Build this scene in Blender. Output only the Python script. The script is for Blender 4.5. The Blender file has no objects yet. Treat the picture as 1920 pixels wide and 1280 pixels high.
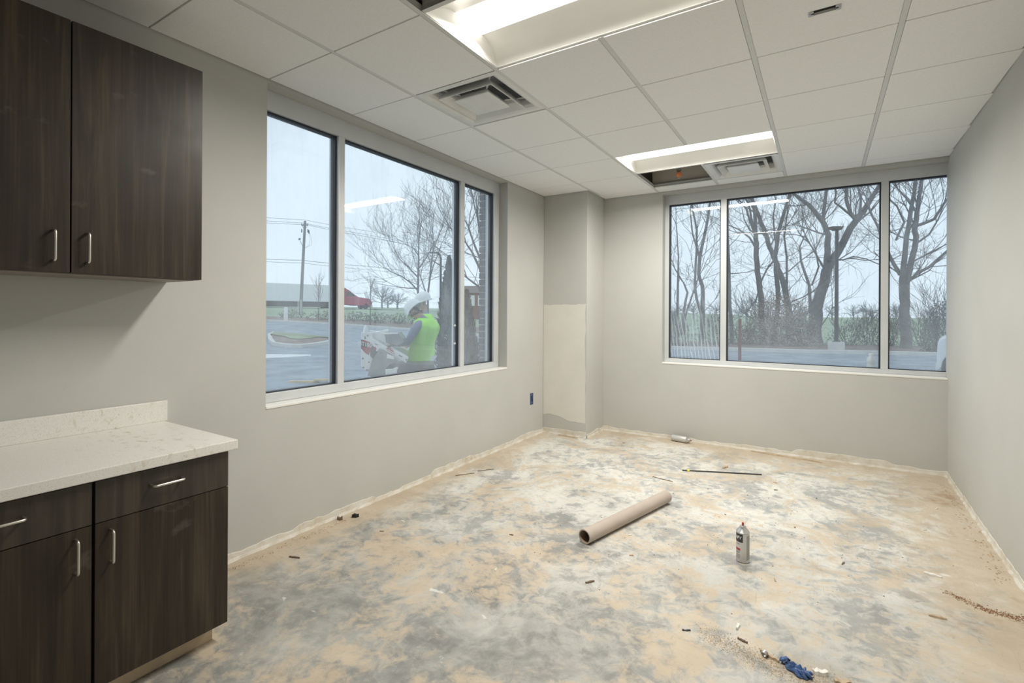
import bpy, bmesh, math, random
from mathutils import Vector, Matrix
R = random.Random(11)
SC = bpy.context.scene
COL = SC.collection
# ------------------------------------------------------------------ camera
FPX, YAW, PCX, PCY, ROLL, CZ = 934.0, math.radians(32.671), 943.8, 587.6, 0.0052, 1.357
cam_data = bpy.data.cameras.new('camera')
cam_data.sensor_width = 36.0
cam_data.lens = FPX / 1920 * 36.0
cam_data.shift_x = (960 - PCX) / 1920
cam_data.shift_y = (PCY - 640) / 1920
cam_data.clip_start = 0.02
cam_data.clip_end = 2000
cam = bpy.data.objects.new('camera', cam_data)
COL.objects.link(cam)
cam.matrix_world = (Matrix.Translation((0, 0, CZ)) @ Matrix.Rotation(YAW, 4, 'Z')
                    @ Matrix.Rotation(math.pi / 2, 4, 'X') @ Matrix.Rotation(ROLL, 4, 'Z'))
SC.camera = cam
# ------------------------------------------------------------------ sky, exposure
w = bpy.data.worlds.new('overcast_sky')
SC.world = w
w.use_nodes = True
bg = w.node_tree.nodes['Background']
bg.inputs[0].default_value = (0.78, 0.90, 1.0, 1)
bg.inputs[1].default_value = 1.04
SC.view_settings.view_transform = 'Standard'
SC.view_settings.look = 'None'
SC.view_settings.exposure = 0.14
SC.view_settings.gamma = 1.0
SC.view_settings.use_curve_mapping = False
SC.cycles.max_bounces = 8
SC.cycles.diffuse_bounces = 5
SC.cycles.glossy_bounces = 3
SC.cycles.adaptive_threshold = 0.02
SC.cycles.transparent_max_bounces = 24
SC.cycles.sample_clamp_indirect = 6.0
SC.cycles.caustics_reflective = False
SC.cycles.caustics_refractive = False
LAMP_STRENGTH = 2.6
LAMP_WATTS = 48.0
LAMP_COLOR = (1.0, 0.955, 0.875, 1)

# ------------------------------------------------------------------ helpers
def ray(u, v):
    a, b = u - PCX, v - PCY
    c, s = math.cos(ROLL), math.sin(ROLL)
    r, up = (a * c + b * s) / FPX, -(-a * s + b * c) / FPX
    return Vector((-math.sin(YAW) + math.cos(YAW) * r, math.cos(YAW) + math.sin(YAW) * r, up))
def at(u, v, d):
    """a point of the place at depth d metres along the view axis"""
    return ray(u, v) * d + Vector((0, 0, CZ))
RIGHT = Vector((math.cos(YAW), math.sin(YAW), 0))
AWAY = Vector((-math.sin(YAW), math.cos(YAW), 0))

class MB:
    def __init__(s): s.v, s.f, s.m = [], [], []
    def add(s, vs, fs, mi=0):
        o = len(s.v); s.v += [tuple(p) for p in vs]
        s.f += [tuple(i + o for i in f) for f in fs]; s.m += [mi] * len(fs)
        return s
    def box(s, a, b, mi=0):
        x0, y0, z0 = a; x1, y1, z1 = b
        return s.add([(x0,y0,z0),(x1,y0,z0),(x1,y1,z0),(x0,y1,z0),(x0,y0,z1),(x1,y0,z1),(x1,y1,z1),(x0,y1,z1)],
                     [(0,3,2,1),(4,5,6,7),(0,1,5,4),(1,2,6,5),(2,3,7,6),(3,0,4,7)], mi)
    def prism(s, poly, ex, mi=0):
        """poly: 3D points (planar), ex: extrusion vector"""
        n = len(poly); ex = Vector(ex)
        P = [Vector(p) for p in poly]
        nor = Vector((0,0,0))
        for i in range(n):
            nor += P[i].cross(P[(i+1) % n])
        if nor.dot(ex) > 0: P.reverse()
        vs = P + [p + ex for p in P]
        fs = [tuple(range(n)), tuple(range(2*n-1, n-1, -1))]
        for i in range(n):
            j = (i+1) % n
            fs.append((i, n+i, n+j, j))
        return s.add(vs, fs, mi)
    def tube(s, pts, rad, n=8, mi=0, cap=True):
        pts = [Vector(p) for p in pts]
        if not hasattr(rad, '__len__'): rad = [rad] * len(pts)
        rings = []; prev = None
        for i, p in enumerate(pts):
            t = (pts[min(i+1, len(pts)-1)] - pts[max(i-1, 0)])
            if t.length < 1e-9: t = Vector((0,0,1))
            t.normalize()
            if prev is None:
                a = Vector((0,0,1)) if abs(t.z) < .9 else Vector((1,0,0))
                nx = t.cross(a).normalized()
            else:
                nx = (prev - t * prev.dot(t))
                nx = nx.normalized() if nx.length > 1e-6 else t.orthogonal().normalized()
            prev = nx; ny = t.cross(nx)
            rings.append([p + (nx*math.cos(2*math.pi*k/n) + ny*math.sin(2*math.pi*k/n)) * rad[i] for k in range(n)])
        vs = [q for r in rings for q in r]; fs = []
        for i in range(len(pts)-1):
            for k in range(n):
                k2 = (k+1) % n
                fs.append((i*n+k, i*n+k2, (i+1)*n+k2, (i+1)*n+k))
        if cap:
            fs.append(tuple(range(n-1, -1, -1))); fs.append(tuple((len(pts)-1)*n + k for k in range(n)))
        return s.add(vs, fs, mi)
    def lathe(s, prof, n=24, c=(0,0,0), mi=0, mat=None):
        """prof: list of (r, z); around z"""
        vs = []; fs = []
        for r, z in prof:
            for k in range(n):
                a = 2*math.pi*k/n
                vs.append(Vector((r*math.cos(a), r*math.sin(a), z)))
        for i in range(len(prof)-1):
            for k in range(n):
                k2 = (k+1) % n
                fs.append((i*n+k, i*n+k2, (i+1)*n+k2, (i+1)*n+k))
        fs.append(tuple(range(n-1, -1, -1))); fs.append(tuple((len(prof)-1)*n+k for k in range(n)))
        if mat is not None: vs = [mat @ p for p in vs]
        vs = [p + Vector(c) for p in vs]
        return s.add(vs, fs, mi)
    def build(s, name, mats, parent=None, smooth=False, bevel=0, loc=None, mw=None):
        me = bpy.data.meshes.new(name)
        me.from_pydata(s.v, [], s.f)
        for m in (mats if isinstance(mats, (list, tuple)) else [mats]): me.materials.append(M[m])
        for p, mi in zip(me.polygons, s.m):
            p.material_index = mi; p.use_smooth = smooth
        me.update()
        o = bpy.data.objects.new(name, me)
        COL.objects.link(o)
        if parent is not None: o.parent = parent
        if loc is not None: o.location = loc
        if mw is not None: o.matrix_world = mw
        if bevel:
            b = o.modifiers.new('bevel', 'BEVEL'); b.width = bevel; b.segments = 2; b.limit_method = 'ANGLE'
            b.angle_limit = math.radians(40)
        if smooth:
            try: me.set_sharp_from_angle(angle=math.radians(42))
            except Exception: pass
        return o
def tag(o, label=None, cat=None, group=None, kind=None):
    if label: o['label'] = label
    if cat: o['category'] = cat
    if group: o['group'] = group
    if kind: o['kind'] = kind
    return o
def empty(name, loc=(0,0,0), rz=0.0, mw=None):
    o = bpy.data.objects.new(name, None); COL.objects.link(o)
    o.empty_display_size = .1
    o.location = loc; o.rotation_euler = (0, 0, rz)
    if mw is not None: o.matrix_world = mw
    return o
def text_mesh(txt, size, shear=0, bold=0.0):
    cu = bpy.data.curves.new('lettering', 'FONT'); cu.body = txt; cu.size = size
    cu.align_x = 'CENTER'; cu.align_y = 'CENTER'; cu.shear = shear; cu.offset = bold
    cu.resolution_u = 3
    ob = bpy.data.objects.new('lettering', cu); COL.objects.link(ob)
    dg = bpy.context.evaluated_depsgraph_get()
    me = ob.evaluated_get(dg).to_mesh()
    vs = [Vector(v.co) for v in me.vertices]; fs = [tuple(p.vertices) for p in me.polygons]
    ob.evaluated_get(dg).to_mesh_clear()
    bpy.data.objects.remove(ob); bpy.data.curves.remove(cu)
    return vs, fs

# ------------------------------------------------------------------ materials
M = {}
class NT:
    def __init__(s, name):
        s.mat = bpy.data.materials.new(name); s.mat.use_nodes = True
        s.t = s.mat.node_tree; s.b = s.t.nodes['Principled BSDF']; s.out = s.t.nodes['Material Output']
        M[name] = s.mat
    def n(s, ty, ins=None, **kw):
        nd = s.t.nodes.new(ty)
        for k, v in kw.items(): setattr(nd, k, v)
        for k, v in (ins or {}).items():
            if hasattr(v, 'links') or isinstance(v, bpy.types.NodeSocket): s.t.links.new(v, nd.inputs[k])
            else: nd.inputs[k].default_value = v
        return nd
    def coord(s, scale=(1,1,1), rot=(0,0,0), loc=(0,0,0), kind='Object'):
        tc = s.n('ShaderNodeTexCoord')
        mp = s.n('ShaderNodeMapping', {'Vector': tc.outputs[kind], 'Scale': scale, 'Rotation': rot, 'Location': loc})
        return mp.outputs[0]
    def noise(s, vec, scale, detail=6, rough=.55, dist=0.0):
        return s.n('ShaderNodeTexNoise', {'Vector': vec, 'Scale': scale, 'Detail': detail, 'Roughness': rough, 'Distortion': dist}).outputs['Fac']
    def ramp(s, fac, stops):
        r = s.n('ShaderNodeValToRGB', {'Fac': fac})
        el = r.color_ramp.elements
        while len(el) < len(stops): el.new(.5)
        for e, (p, c) in zip(el, stops):
            e.position = p; e.color = (c if hasattr(c, '__len__') else (c, c, c)) + ((1,) if not hasattr(c, '__len__') or len(c) == 3 else ())
        return r.outputs[0]
    def mix(s, fac, a, b, bt='MIX'):
        m = s.n('ShaderNodeMix', data_type='RGBA', blend_type=bt)
        for i, v in ((0, fac), (6, a), (7, b)):
            if isinstance(v, bpy.types.NodeSocket): s.t.links.new(v, m.inputs[i])
            else: m.inputs[i].default_value = v if i == 0 else (tuple(v) + (1,) if len(v) == 3 else v)
        return m.outputs[2]
    def math(s, op, a, b=0.0, clamp=False):
        m = s.n('ShaderNodeMath', operation=op, use_clamp=clamp)
        for i, v in ((0, a), (1, b)):
            if isinstance(v, bpy.types.NodeSocket): s.t.links.new(v, m.inputs[i])
            else: m.inputs[i].default_value = v
        return m.outputs[0]
    def set(s, **kw):
        for k, v in kw.items():
            k = {'color': 'Base Color', 'rough': 'Roughness', 'metal': 'Metallic', 'normal': 'Normal', 'spec': 'Specular IOR Level',
                 'alpha': 'Alpha', 'coat': 'Coat Weight', 'trans': 'Transmission Weight'}[k]
            if isinstance(v, bpy.types.NodeSocket): s.t.links.new(v, s.b.inputs[k])
            else: s.b.inputs[k].default_value = tuple(v) + (1,) if hasattr(v, '__len__') and len(v) == 3 else v
        return s
    def bump(s, h, strength=.3, dist=.002):
        return s.n('ShaderNodeBump', {'Height': h, 'Strength': strength, 'Distance': dist}).outputs[0]
def plain(name, c, rough=.6, metal=0.0, var=.12, scale=6.0, bump=0.0):
    """one colour with a little procedural unevenness"""
    t = NT(name); v = t.coord()
    f = t.noise(v, scale, 5)
    d = [max(0, x * (1 - var)) for x in c]; l = [min(1, x * (1 + var)) for x in c]
    t.set(color=t.ramp(f, [(.3, tuple(d)), (.7, tuple(l))]), rough=rough, metal=metal)
    if bump: t.set(normal=t.bump(t.noise(v, scale * 6, 4), bump, .004))
    return t
def make_materials():
    t = NT('wall_paint'); v = t.coord()
    f = t.noise(v, 1.3, 5); g = t.noise(v, 14, 4, .7)
    c = t.mix(t.ramp(f, [(.35, 0.0), (.7, 1.0)]), (.505, .505, .48), (.545, .545, .52))
    c = t.mix(t.ramp(g, [(.66, 0.0), (.74, .35)]), c, (.47, .46, .43))
    t.set(color=c, rough=.62, spec=.25, normal=t.bump(t.noise(v, 260, 3), .06, .001))
    plain('primer_paint', (.70, .685, .63), .6, var=.04, scale=4)
    t = NT('bare_plaster'); v = t.coord()
    f = t.noise(v, 9, 6, .7)
    t.set(color=t.ramp(f, [(.30, (.55, .47, .36)), (.46, (.66, .62, .54)), (.7, (.74, .73, .69))]), rough=.85, normal=t.bump(t.noise(v, 60, 5), .5, .004))
    t = NT('ceiling_tile'); v = t.coord()
    t.set(color=t.ramp(t.noise(v, 90, 3), [(.3, (.87, .87, .86)), (.7, (.92, .92, .91))]), rough=.9, spec=.1, normal=t.bump(t.noise(v, 420, 2), .15, .001))
    plain('tee_metal', (.70, .70, .68), .45, var=.03)
    plain('plenum', (.66, .60, .52), .9, var=.1, scale=2)
    plain('dark_void', (.02, .02, .02), .9)
    plain('white_enamel', (.84, .83, .79), .35, var=.02)
    plain('diffuser_white', (.78, .78, .76), .28, var=.04, scale=9)
    plain('duct_grey', (.36, .37, .38), .6)
    t = NT('lamp_lens')
    t.b.inputs['Emission Color'].default_value = LAMP_COLOR; t.b.inputs['Emission Strength'].default_value = LAMP_STRENGTH
    v = t.coord(); t.set(color=(.9, .9, .88), rough=.4)
    t = NT('aluminium'); v = t.coord()
    t.set(color=t.ramp(t.noise(v, 5, 5), [(.3, (.60, .62, .635)), (.7, (.66, .68, .69))]), metal=.25, rough=.42)
    plain('gasket', (.018, .022, .028), .5)
    # dusty window glass: film is part building dust, part painted haze and glare
    for nm, extra in (('glass', 0), ('smeared_glass', 1)):
        t = NT(nm); v = t.coord()
        for nd in [t.b]: t.t.nodes.remove(nd)
        tr = t.n('ShaderNodeBsdfTransparent', {'Color': (.965, .985, .99, 1)})
        gl = t.n('ShaderNodeBsdfGlossy', {'Color': (1, 1, 1, 1), 'Roughness': 0.012})
        fc = t.n('ShaderNodeLayerWeight', {'Blend': .5}).outputs['Facing']
        fr = t.math('ADD', .042, t.math('MULTIPLY', t.math('POWER', fc, 5.0), .9), True)
        df = t.n('ShaderNodeBsdfDiffuse', {'Color': (.82, .86, .9, 1)})
        tl = t.n('ShaderNodeBsdfTranslucent', {'Color': (.82, .88, .94, 1)})
        du = t.n('ShaderNodeMixShader', {0: .62, 1: df.outputs[0], 2: tl.outputs[0]})
        z = t.n('ShaderNodeSeparateXYZ', {0: t.coord()}).outputs[2]
        low = t.math('MULTIPLY', t.math('SUBTRACT', 1.7, z, True), .12)  # veil thickens toward the pane foot, painting glare over the ground view
        f1 = t.ramp(t.noise(t.coord((1.4, 1.4, .8)), 2.2, 3, .6), [(.42, .0), (.75, .09)])
        f2 = t.ramp(t.noise(t.coord((9, 9, .7), (.25, .25, 0)), 2.0, 3, .6), [(.52, 0.0), (.72, .05)])
        d = t.math('ADD', t.math('ADD', f1, f2), t.math('ADD', low, .05))
        if extra:
            wv = t.n('ShaderNodeTexWave', {'Vector': t.coord((1, 1, .32), (0, .35, 0)), 'Scale': 9.0, 'Distortion': 6.0, 'Detail': 3.0, 'Detail Scale': 1.2}, bands_direction='X').outputs[1]
            m = t.math('MULTIPLY', t.ramp(wv, [(.62, 0.0), (.95, .42)]), t.math('MULTIPLY', t.math('SUBTRACT', 1.75, z, True), 1.0))
            d = t.math('ADD', d, t.math('MULTIPLY', m, .8))
        mx = t.n('ShaderNodeMixShader', {0: fr, 1: tr.outputs[0], 2: gl.outputs[0]})
        m2 = t.n('ShaderNodeMixShader', {0: d, 1: mx.outputs[0], 2: du.outputs[0]})
        t.t.links.new(m2.outputs[0], t.out.inputs[0])
    # dark walnut laminate, grain upright
    t = NT('dark_laminate'); 
    a = t.noise(t.coord((9, 9, .55)), 2.2, 8, .6, .6); b = t.noise(t.coord((60, 60, 1.1)), 2.0, 5, .6)
    c = t.ramp(a, [(.3, (.024, .0175, .0125)), (.5, (.042, .031, .021)), (.68, (.080, .060, .039))])
    c = t.mix(t.ramp(b, [(.35, .55), (.65, 0.0)]), c, (.016, .013, .011))
    sm = t.ramp(t.noise(t.coord((1, 1, 1.5)), 5, 4), [(.66, 0.0), (.72, .12)])
    c = t.mix(sm, c, (.3, .28, .25))
    t.set(color=c, rough=t.ramp(t.noise(t.coord(), 4, 5), [(.3, .34), (.7, .46)]), spec=.32)
    t = NT('dark_laminate_across')
    a = t.noise(t.coord((9, 9, .55)), 2.2, 8, .6, .6)
    t.set(color=t.ramp(a, [(.3, (.020, .0155, .0125)), (.5, (.040, .031, .024)), (.68, (.07, .056, .04))]), rough=.36)
    plain('nickel', (.68, .65, .59), .28, .95, var=.04)
    t = NT('quartz'); v = t.coord()
    sp = t.ramp(t.noise(v, 300, 2, .6), [(.30, (.58, .56, .51)), (.42, (.76, .75, .71)), (.7, (.80, .79, .75))])
    st = t.n('ShaderNodeSeparateXYZ', {0: v})
    dx = t.math('ABSOLUTE', t.math('SUBTRACT', st.outputs[1], .93)); fade = t.ramp(dx, [(.0, 1.0), (.28, 0.0)])
    stain = t.math('MULTIPLY', t.ramp(t.noise(t.coord((1, 1.6, 1)), 22, 6, .7), [(.56, 0.0), (.68, .75)]), fade)
    t.set(color=t.mix(stain, sp, (.42, .29, .17)), rough=.3)
    plain('cabinet_underside', (.20, .175, .15), .5)
    plain('raw_wood', (.58, .46, .32), .7, var=.15, scale=12)
    # dusty concrete floor
    t = NT('dusty_concrete'); v = t.coord(); sep = t.n('ShaderNodeSeparateXYZ', {0: v})
    X_, Y_ = sep.outputs[0], sep.outputs[1]
    mid = t.noise(v, 2.6, 6, .68, .7); fine = t.noise(v, 13, 5, .72, .5); grit = t.noise(v, 70, 2, .7)
    base = t.ramp(mid, [(.30, (.16, .158, .147)), (.46, (.235, .235, .22)), (.60, (.33, .328, .305)), (.74, (.45, .44, .41))])
    pale = t.ramp(t.math('ADD', t.math('MULTIPLY', fine, .5), t.math('MULTIPLY', t.noise(t.coord(loc=(5, 3, 0)), 2.0, 4, .65, .8), .5)), [(.44, 0.0), (.535, .92)])
    far = t.math('ADD', t.math('MULTIPLY', t.math('SUBTRACT', Y_, 1.6), .42), t.math('MULTIPLY', t.math('SUBTRACT', mid, .5), .8), True)  # colour paled toward the far end: pale dust plus painted window glare
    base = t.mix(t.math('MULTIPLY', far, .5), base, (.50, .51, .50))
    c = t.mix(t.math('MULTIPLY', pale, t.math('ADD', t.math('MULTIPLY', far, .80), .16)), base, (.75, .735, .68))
    # tan drywall/soil dust in smeared patches
    dn = t.math('ADD', t.math('MULTIPLY', t.noise(t.coord(loc=(2, 7, 0)), 1.7, 6, .70, .9), .62), t.math('MULTIPLY', fine, .38))
    dust = t.ramp(dn, [(.475, 0.0), (.57, .85)])
    # swept-up dust along the foot of the walls
    el = t.math('SUBTRACT', 1.0, t.math('DIVIDE', t.math('ADD', X_, 2.70), .42), True)
    eb = t.math('SUBTRACT', 1.0, t.math('DIVIDE', t.math('SUBTRACT', 5.55, Y_), .5), True)
    er = t.math('SUBTRACT', 1.0, t.math('DIVIDE', t.math('SUBTRACT', .86, X_), .85), True)
    edge = t.math('MAXIMUM', t.math('MAXIMUM', el, eb), er)
    edge = t.ramp(t.math('ADD', edge, t.math('MULTIPLY', t.math('SUBTRACT', t.noise(v, 4.5, 5, .72, .6), .5), 1.7)), [(.30, 0.0), (.75, .85)])
    dust = t.math('MAXIMUM', dust, edge)
    tan = t.mix(mid, (.41, .325, .225), (.65, .55, .42))
    c = t.mix(dust, c, tan)
    rr = t.math('MULTIPLY', t.ramp(t.noise(t.coord(loc=(9, 2, 0)), 2.1, 4, .7), [(.6, 0.0), (.7, .7)]), er)
    c = t.mix(rr, c, (.33, .19, .10))
    # scuffs and scrapes
    s1 = t.ramp(t.noise(t.coord((15, 2.6, 1), (0, 0, .7)), 1.7, 4, .65, 2.2), [(.60, 0.0), (.70, .4)])
    s2 = t.ramp(t.noise(t.coord((2.6, 13, 1), (0, 0, .35)), 1.7, 4, .65, 2.4), [(.60, 0.0), (.70, .4)])
    c = t.mix(t.math('MULTIPLY', s1, .8), c, (.24, .24, .225))
    c = t.mix(t.math('MULTIPLY', s2, .7), c, (.30, .30, .29))
    wsp = t.math('MULTIPLY', t.ramp(t.noise(t.coord((3, 5, 1), (0, 0, .5), (3, 3, 0)), 2.2, 4, .5), [(.70, 0.0), (.74, .8)]), .9)
    c = t.mix(wsp, c, (.72, .70, .66))
    c = t.mix(t.ramp(grit, [(.62, 0.0), (.75, .3)]), c, (.22, .20, .17))
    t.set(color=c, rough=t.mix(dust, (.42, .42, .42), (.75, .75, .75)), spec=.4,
          normal=t.bump(t.math('ADD', t.math('MULTIPLY', fine, .6), t.math('MULTIPLY', grit, .25)), .35, .006))
    # small things
    plain('cardboard', (.47, .40, .345), .75, var=.06, scale=5)
    plain('cardboard_inside', (.33, .25, .18), .85)
    plain('can_metal', (.62, .62, .62), .3, .8, var=.05)
    plain('can_label', (.60, .60, .58), .35, .3, var=.03)
    plain('can_black', (.03, .03, .032), .4)
    plain('can_side_print', (.36, .36, .34), .45)
    plain('print_grey', (.22, .24, .27), .5)
    plain('print_white', (.85, .85, .85), .5, var=.02)
    plain('can_red', (.42, .04, .05), .45)
    plain('nozzle_red', (.36, .07, .05), .5)
    plain('rod_dark', (.07, .075, .08), .5, .4)
    plain('yellow_tape', (.85, .72, .08), .6, var=.04)
    plain('splinter', (.50, .39, .27), .8, var=.2, scale=30)
    plain('splinter_dark', (.17, .12, .08), .8, var=.2, scale=30)
    plain('plaster_flake', (.78, .76, .72), .8, var=.06)
    t = NT('blue_nitrile'); v = t.coord()
    t.set(color=t.ramp(t.noise(v, 25, 4), [(.3, (.035, .075, .20)), (.7, (.08, .15, .34))]), rough=.4)
    plain('sand', (.47, .35, .22), .95, var=.25, scale=40, bump=.8)
    plain('rust_dirt', (.27, .14, .07), .95, var=.3, scale=40)
    plain('box_blue', (.03, .07, .20), .45)
    plain('sprinkler_metal', (.62, .56, .45), .35, .8)
    plain('sprinkler_cap', (.80, .26, .10), .45, var=.05)
    plain('clip_metal', (.5, .5, .5), .4, .7)
    # outdoors
    plain('asphalt', (.27, .315, .365), .9, var=.28, scale=1.4, bump=.2)
    plain('road_asphalt', (.22, .24, .26), .9, var=.1)
    plain('grass', (.25, .30, .18), .95, var=.3, scale=.4)
    plain('field', (.30, .38, .26), .95, var=.2, scale=.06)
    plain('mulch', (.24, .185, .16), .95, var=.35, scale=2.5)
    plain('concrete', (.58, .58, .56), .85, var=.1, scale=3)
    plain('line_paint', (.75, .76, .77), .7, var=.06)
    t = NT('brick'); v = t.coord()
    t.set(color=t.ramp(t.noise(v, 12, 5), [(.3, (.13, .135, .15)), (.7, (.19, .195, .215))]), rough=.85, normal=t.bump(t.noise(v, 90, 4), .4, .003))
    plain('mortar', (.55, .56, .57), .9)
    plain('bark', (.15, .15, .155), .95, var=.25, scale=3, bump=.6)
    plain('pale_bark', (.20, .20, .205), .95, var=.25, scale=3, bump=.4)
    plain('hazed_twigs', (.30, .32, .35), .95)  # twig tone turned blue-grey, distance haze put into the colour
    plain('dry_leaves', (.32, .25, .21), .9, var=.35, scale=5)
    plain('evergreen', (.10, .125, .125), .9, var=.35, scale=5)
    plain('brown_evergreen', (.19, .155, .135), .9, var=.35, scale=5)
    plain('dark_brush', (.15, .155, .14), .95, var=.35, scale=2)
    plain('pole_wood', (.26, .27, .28), .9)
    plain('lamp_bronze', (.06, .06, .065), .5, .3)
    plain('wire_black', (.10, .11, .12), .6)
    plain('post_red', (.19, .06, .06), .7)
    plain('lumber', (.66, .50, .28), .8, var=.12, scale=8)
    plain('trailer_white', (.84, .86, .88), .5, var=.03)
    plain('cab_red', (.42, .05, .10), .35)
    plain('tyre', (.02, .02, .02), .85)
    plain('dark_glass', (.03, .04, .05), .1)
    plain('loader_white', (.80, .80, .79), .4, var=.03)
    plain('loader_grey', (.10, .105, .11), .55, .2)
    plain('loader_steel', (.30, .30, .30), .5, .5, var=.25, scale=8)
    plain('decal_red', (.35, .03, .045), .5)
    plain('decal_black', (.02, .02, .025), .5)
    plain('truck_white', (.80, .81, .82), .25, var=.01)
    plain('hi_vis', (.42, .92, .10), .7, var=.08)
    plain('hi_vis_tape', (.70, .74, .72), .4)
    plain('sleeve', (.25, .27, .36), .85, var=.15)
    plain('trousers', (.13, .14, .16), .85, var=.2)
    plain('skin', (.42, .25, .18), .6, var=.05)
    plain('hair_dark', (.03, .025, .02), .8)
    plain('hard_hat', (.80, .80, .80), .3, var=.02)
    plain('boot', (.09, .06, .04), .7)
    plain('roof_brown', (.16, .12, .115), .8)
    plain('red_brick_far', (.22, .10, .085), .9, var=.15, scale=3)
    t = NT('jug_plastic'); t.set(color=(.85, .88, .9), rough=.35); t.b.inputs['Transmission Weight'].default_value = .35
    t.set(color=t.ramp(t.noise(t.coord(), 8, 2), [(.3, (.80, .84, .87)), (.7, (.90, .92, .94))]))
    plain('jug_cap', (.85, .85, .85), .4)
make_materials()

# ------------------------------------------------------------------ room dimensions
XL, YB, YN, ZC = -2.703, 5.554, -1.5, 2.709
def xr(y): return .89 + (y - YB) * .021       # the right wall runs a hair out of square
WT = .205
# left window opening / back window opening
LY0, LY1, LZ0, LZ1 = 1.68, 4.285, .80, 2.69
BX0, BX1, BZ0, BZ1 = -1.487, 1.05, .82, 2.675
ZT = 3.35   # structure above the hung ceiling

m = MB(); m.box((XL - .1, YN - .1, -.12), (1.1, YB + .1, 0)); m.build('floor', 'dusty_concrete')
tag(bpy.data.objects['floor'], 'bare concrete floor covered in tan building dust', kind='structure')
m = MB()
m.box((XL-WT, YN-.1, -.12), (XL, LY0, ZT)); m.box((XL-WT, LY1, -.12), (XL, YB+WT, ZT))
m.box((XL-WT, LY0, -.12), (XL, LY1, LZ0)); m.box((XL-WT, LY0, LZ1), (XL, LY1, ZT))
wl = tag(m.build('wall_left', 'wall_paint'), 'grey beige painted wall with the long three-pane window', kind='structure')
m = MB()
m.box((XL-.0, YB, -.12), (BX0, YB+WT, ZT)); m.box((BX1, YB, -.12), (1.3, YB+WT, ZT))
m.box((BX0, YB, -.12), (BX1, YB+WT, BZ0)); m.box((BX0, YB, BZ1), (BX1, YB+WT, ZT))
wb = tag(m.build('wall_back', 'wall_paint'), 'far grey beige wall under the tree view window', kind='structure')
m = MB(); m.prism([(xr(YN-.1), YN-.1, -.12), (xr(YB+.1), YB+.1, -.12), (xr(YB+.1)+.13, YB+.1, -.12), (xr(YN-.1)+.13, YN-.1, -.12)], (0, 0, ZT+.12))
tag(m.build('wall_right', 'wall_paint'), 'plain grey painted wall on the right', kind='structure')
m = MB(); m.box((XL, YN-.1, -.12), (xr(YN), YN, ZT))
tag(m.build('wall_near', 'wall_paint'), 'plain painted wall behind the viewer', kind='structure')
# boxed-out column in the far corner
CXr, CYf = -2.167, 5.07
m = MB(); m.box((XL, CYf, -.05), (CXr, YB, ZC + .2))
wc = tag(m.build('wall_column', 'wall_paint', bevel=.004), 'boxed out painted column in the far corner with a pale repair patch', kind='structure')
m = MB()
pts = []
z0, z1, x0, x1 = .155, 1.468, XL + .004, CXr - .012
for i in range(13): pts.append((x0 + (x1-x0)*i/12, z1 - R.uniform(0, .014)))
for i in range(1, 14): pts.append((x1 - R.uniform(0, .012), z1 - (z1-z0)*i/14))
for i in range(13):
    t_ = i/12; pts.append((x1 + (x0-x1)*t_, z0 + (.0 if t_ < .4 else .055*math.sin((t_-.4)*4)) + R.uniform(0, .012)))
m.prism([(x, CYf, z) for x, z in pts], (0, -.0012, 0))
m.build('paint_patch', 'primer_paint', wc)['label'] = 'pale unpainted repair patch'

# bare plaster band where the skirting is still missing
def plaster_band(name, p0, p1, nrm, label, hmin=.022, hmax=.06, seed=1):
    rr = random.Random(seed); p0, p1, nrm = Vector(p0), Vector(p1), Vector(nrm)
    L = (p1-p0).length; n = int(L/.045); m = MB(); h = (hmin+hmax)/2; vs = []; fs = []
    for i in range(n+1):
        p = p0.lerp(p1, i/n)
        if rr.random() < .12: h = rr.uniform(hmin, hmax)
        hh = h + rr.uniform(-.006, .006); th = .002 + rr.random()*.003; ft = .008 + rr.random()*.010
        vs += [p + nrm*ft + Vector((0,0,.0005)), p + nrm*(th+.002) + Vector((0,0,.018)), p + nrm*th + Vector((0,0,hh)), p + Vector((0,0,hh+.002))]
    for i in range(n):
        for k in range(3): fs.append((i*4+k, (i+1)*4+k, (i+1)*4+k+1, i*4+k+1))
    m.add(vs, fs)
    return tag(m.build(name, 'bare_plaster'), label, kind='structure')
plaster_band('baseboard_left', (XL, 1.13, 0), (XL, CYf, 0), (1,0,0), 'rough bare plaster band along the foot of the left wall', seed=3)
plaster_band('baseboard_back', (CXr, YB, 0), (xr(YB), YB, 0), (0,-1,0), 'rough bare plaster band under the far window', .03, .075, seed=4)
plaster_band('baseboard_right', (xr(YB)-.001, YB, 0), (xr(.5)-.001, .5, 0), (-1,0.021,0), 'white plaster band along the foot of the right wall', .03, .055, seed=5)
plaster_band('baseboard_column', (XL, CYf, 0), (CXr, CYf, 0), (0,-1,0), 'crumbling plaster band along the foot of the column front', .03, .07, seed=6)
plaster_band('baseboard_column_side', (CXr, CYf, 0), (CXr, YB, 0), (1,0,0), 'narrow plaster band along the foot of the column side', .03, .05, seed=7)

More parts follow.
